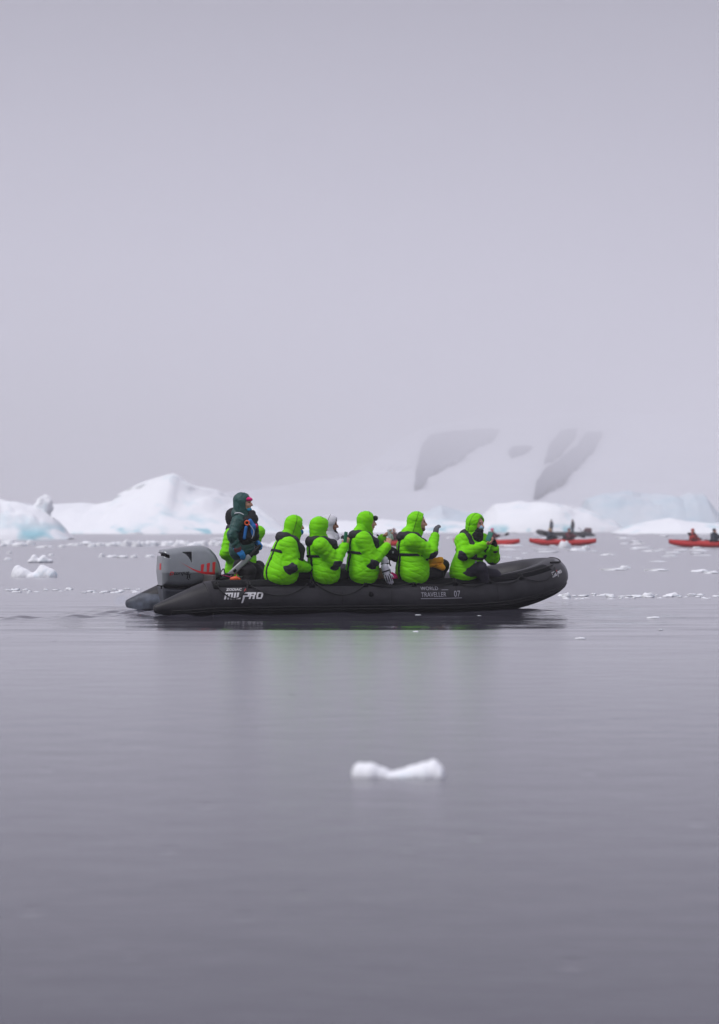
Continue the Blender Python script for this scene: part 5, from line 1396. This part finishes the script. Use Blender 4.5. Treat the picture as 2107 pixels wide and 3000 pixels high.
# ================================================================== KAYAKS AND THE FAR BOAT
def kayak(u, v, length, yaw, label, paddlers, wl):
    """sea kayak; paddlers = [(x along hull, jacket, hat, label)]"""
    o = empty('kayak', onwater(u, v), yaw); tag(o, label, 'kayak', 'red sea kayaks')
    n, k = 28, 14; V = []; Fc = []
    for i in range(n + 1):
        a = -1 + 2 * i / n; w = 0.33 * max(0.0, 1 - abs(a) ** 2.4) ** 0.9 + 0.012; rise = 0.16 * abs(a) ** 3.2
        for j in range(k):
            t = 2 * PI * j / k; c, s = math.cos(t), math.sin(t)
            zz = (0.24 * s if s > 0 else 0.18 * s) * (0.55 + 0.45 * (w / 0.342)) + 0.13 + rise
            V.append((a * length / 2, w * (abs(c) ** 0.8) * (1 if c > 0 else -1), zz))
    for i in range(n):
        for j in range(k): Fc.append((i * k + j, i * k + (j + 1) % k, (i + 1) * k + (j + 1) % k, (i + 1) * k + j))
    Fc += [tuple(range(k)), tuple(n * k + j for j in range(k))[::-1]]
    obj_pd('hull', V, [f[::-1] for f in Fc], M_KRED, o)
    for x, *_ in paddlers:
        tube('cockpit_rim', [(x + 0.36 * math.cos(t), 0.22 * math.sin(t), 0.375) for t in np.linspace(0, 2 * PI, 20, endpoint=False)], 0.02, M_RUBBER, o, 6, True)
    tube('deck_line', [(-0.42 * length, 0, 0.40), (-0.25 * length, 0.0, 0.38), (-0.2 * length, 0, 0.375)], 0.012, M_ROPE, o, 5)
    for x, jm, hm_, lb, pd in paddlers:
        w = o.matrix_world if False else None
        bx_ = o.location + Vector((math.cos(yaw) * x, math.sin(yaw) * x, 0.20))
        J = dict(pelvis=(0, 0, 0.10), chest=(0.02, 0, 0.40), neck=(0.03, 0, 0.55), head=(0.05, 0, 0.69), fyaw=0.0, fpitch=0.0,
                 shR=(0.02, -0.19, 0.49), shL=(0.02, 0.19, 0.49), elR=(0.16, -0.30, 0.28 + 0.06 * pd), wrR=(0.36, -0.25, 0.30 + 0.14 * pd), elL=(0.16, 0.30, 0.28 - 0.06 * pd), wrL=(0.36, 0.25, 0.30 - 0.10 * pd),
                 hpR=(0.05, -0.10, 0.08), hpL=(0.05, 0.10, 0.08), knR=(0.30, -0.12, 0.09), knL=(0.30, 0.12, 0.09), anR=(0.52, -0.10, 0.02), anL=(0.52, 0.10, 0.02), toe=vec((0.06, 0, 0.05)))
        person(lb, bx_, yaw, J, dict(jacket=jm, trousers=M_NAVY, hat=hm_, vest=False, patch=False, hem=0.15, w=0.95, eyes=False, bh=0.016, ch=0.018, fold=0.006, gloveR=M_BLACK, gloveL=M_BLACK, seed=x,
            handR=dict(d=(0.6, 0.4, 0), n=(0, 0, -1), curl=0.9), handL=dict(d=(0.6, -0.4, 0), n=(0, 0, -1), curl=0.9),
            extras=[('pfd', lambda body, P, A, g, up, fw: sdf_obj('buoyancy_vest', SDF().cap(g['chest'] - up * 0.12, g['chest'] + up * 0.06, 0.19, 0.165, 0.03), 0.018, M_BLACK, body))]), 'kayak paddlers', False)
        pa = empty('paddle', bx_ + Vector((math.cos(yaw) * 0.40, math.sin(yaw) * 0.40, 0.31 + 0.02 * pd)), yaw)
        tag(pa, 'black kayak paddle held by ' + lb.replace('paddler', 'the paddler', 1), 'paddle')
        tl = 0.32 * pd + 0.10
        tube('shaft', [(0, -0.72, tl * 0.72 * 0.72), (0, 0.72, -tl * 0.72 * 0.72)], 0.016, M_RUBBER, pa, 8)
        for s in (-1, 1):
            V = [(0.0, s * 0.70, -s * tl * 0.50), (0.0, s * 0.80, -s * tl * 0.56 + 0.075), (0, s * 1.05, -s * tl * 0.75 + 0.085), (0, s * 1.14, -s * tl * 0.8), (0, s * 1.05, -s * tl * 0.75 - 0.085), (0, s * 0.80, -s * tl * 0.56 - 0.075)]
            bl = obj_pd('blade', V, [(0, 1, 2, 3, 4, 5)], M_RUBBER, pa, False); md = bl.modifiers.new('t', 'SOLIDIFY'); md.thickness = 0.02; md.offset = 0
    return o
kayak(1648, 1598, 4.9, R(-42), 'red kayak carrying paddlers in a beige hat and in maroon', [(-0.95, M_NAVY, M_BEIGE, 'paddler in dark jacket and beige hat', 0.5), (0.45, M_MAROON, M_MAROON, 'paddler in maroon jacket and maroon hat', -0.4)], None)
kayak(2068, 1603, 4.7, R(-40), 'red kayak carrying paddlers in a red hood and in black', [(-0.85, M_REDJ, M_REDJ, 'paddler in red jacket and red hood', 0.6), (0.50, M_NAVY, M_BLACK, 'paddler in black jacket and black hat', -0.9)], None)
kayak(1425, 1599, 4.9, R(-42), 'red kayak whose raised end shows beyond the passenger at the bow', [(0.40, M_MAROON, M_PINK, 'paddler half hidden behind the passenger at the bow', -1.2)], None)
kayak(1128, 1600, 4.8, R(-40), 'red kayak glimpsed between goggled and bearded passengers', [(0.62, M_MAROON, M_MAROON, 'paddler glimpsed between goggled and bearded passengers', 0.3)], None)

fb = copy_tree(boat, None, ('lettering',))
p = onwater(1655, 1571)
fb.location = p; fb.rotation_euler = (0, 0, PI - R(14))
tag(fb, 'distant black inflatable boat with two people standing in it', 'boat')
def stand(u, x, jm, label):
    a = fb.rotation_euler.z; bx_ = Vector((p.x + math.cos(a) * x, p.y + math.sin(a) * x, 0.095))
    person(label, bx_, R(200), dict(pelvis=(0, 0, 0.92), chest=(0.02, 0, 1.25), neck=(0.02, 0, 1.44), head=(0.04, 0, 1.59), shR=(0.0, -0.19, 1.37), shL=(0.0, 0.19, 1.37), elR=(-0.02, -0.27, 1.08), elL=(0.02, 0.27, 1.08),
        wrR=(0.12, -0.22, 0.90), wrL=(0.16, 0.2, 0.92), hpR=(0, -0.10, 0.90), hpL=(0, 0.10, 0.90), knR=(0.03, -0.12, 0.48), knL=(0.03, 0.12, 0.48), anR=(0, -0.13, 0.06), anL=(0, 0.13, 0.06)),
        dict(jacket=jm, trousers=M_NAVY, hat=M_BLACK, vest=False, patch=False, eyes=False, bh=0.02, ch=0.022, hem=0.2, w=0.85, fold=0.004, gloveR=M_BLACK, gloveL=M_BLACK, handR=dict(d=(0.3, 0, -0.9), n=(0, 1, 0)), handL=dict(d=(0.3, 0, -0.9), n=(0, -1, 0))), 'people standing in the distant boat', False)
sx = p.y / F
stand(1617, (1655 - 1617) * sx / math.cos(R(14)), M_NAVY, 'person in dark blue standing near the bow of the distant boat')
stand(1678, (1655 - 1678) * sx / math.cos(R(14)), M_BLACK, 'person in black standing amidships in the distant boat')
fm = copy_tree(motor, None, ('lettering', 'emblem', 'rear_marking'))
a = fb.rotation_euler.z
fm.location = (p.x + math.cos(a) * -2.485, p.y + math.sin(a) * -2.485, 0.0); fm.rotation_euler = fb.rotation_euler
for ch_ in fm.children:
    if ch_.name.startswith('cowling'):
        ch_.data = ch_.data.copy(); ch_.data.materials[0] = mat('dull_red_cowl', (0.11, 0.045, 0.05), 0.5, var=(6, 0.15))
tag(fm, 'dull red outboard motor on the distant inflatable boat', 'outboard motor')
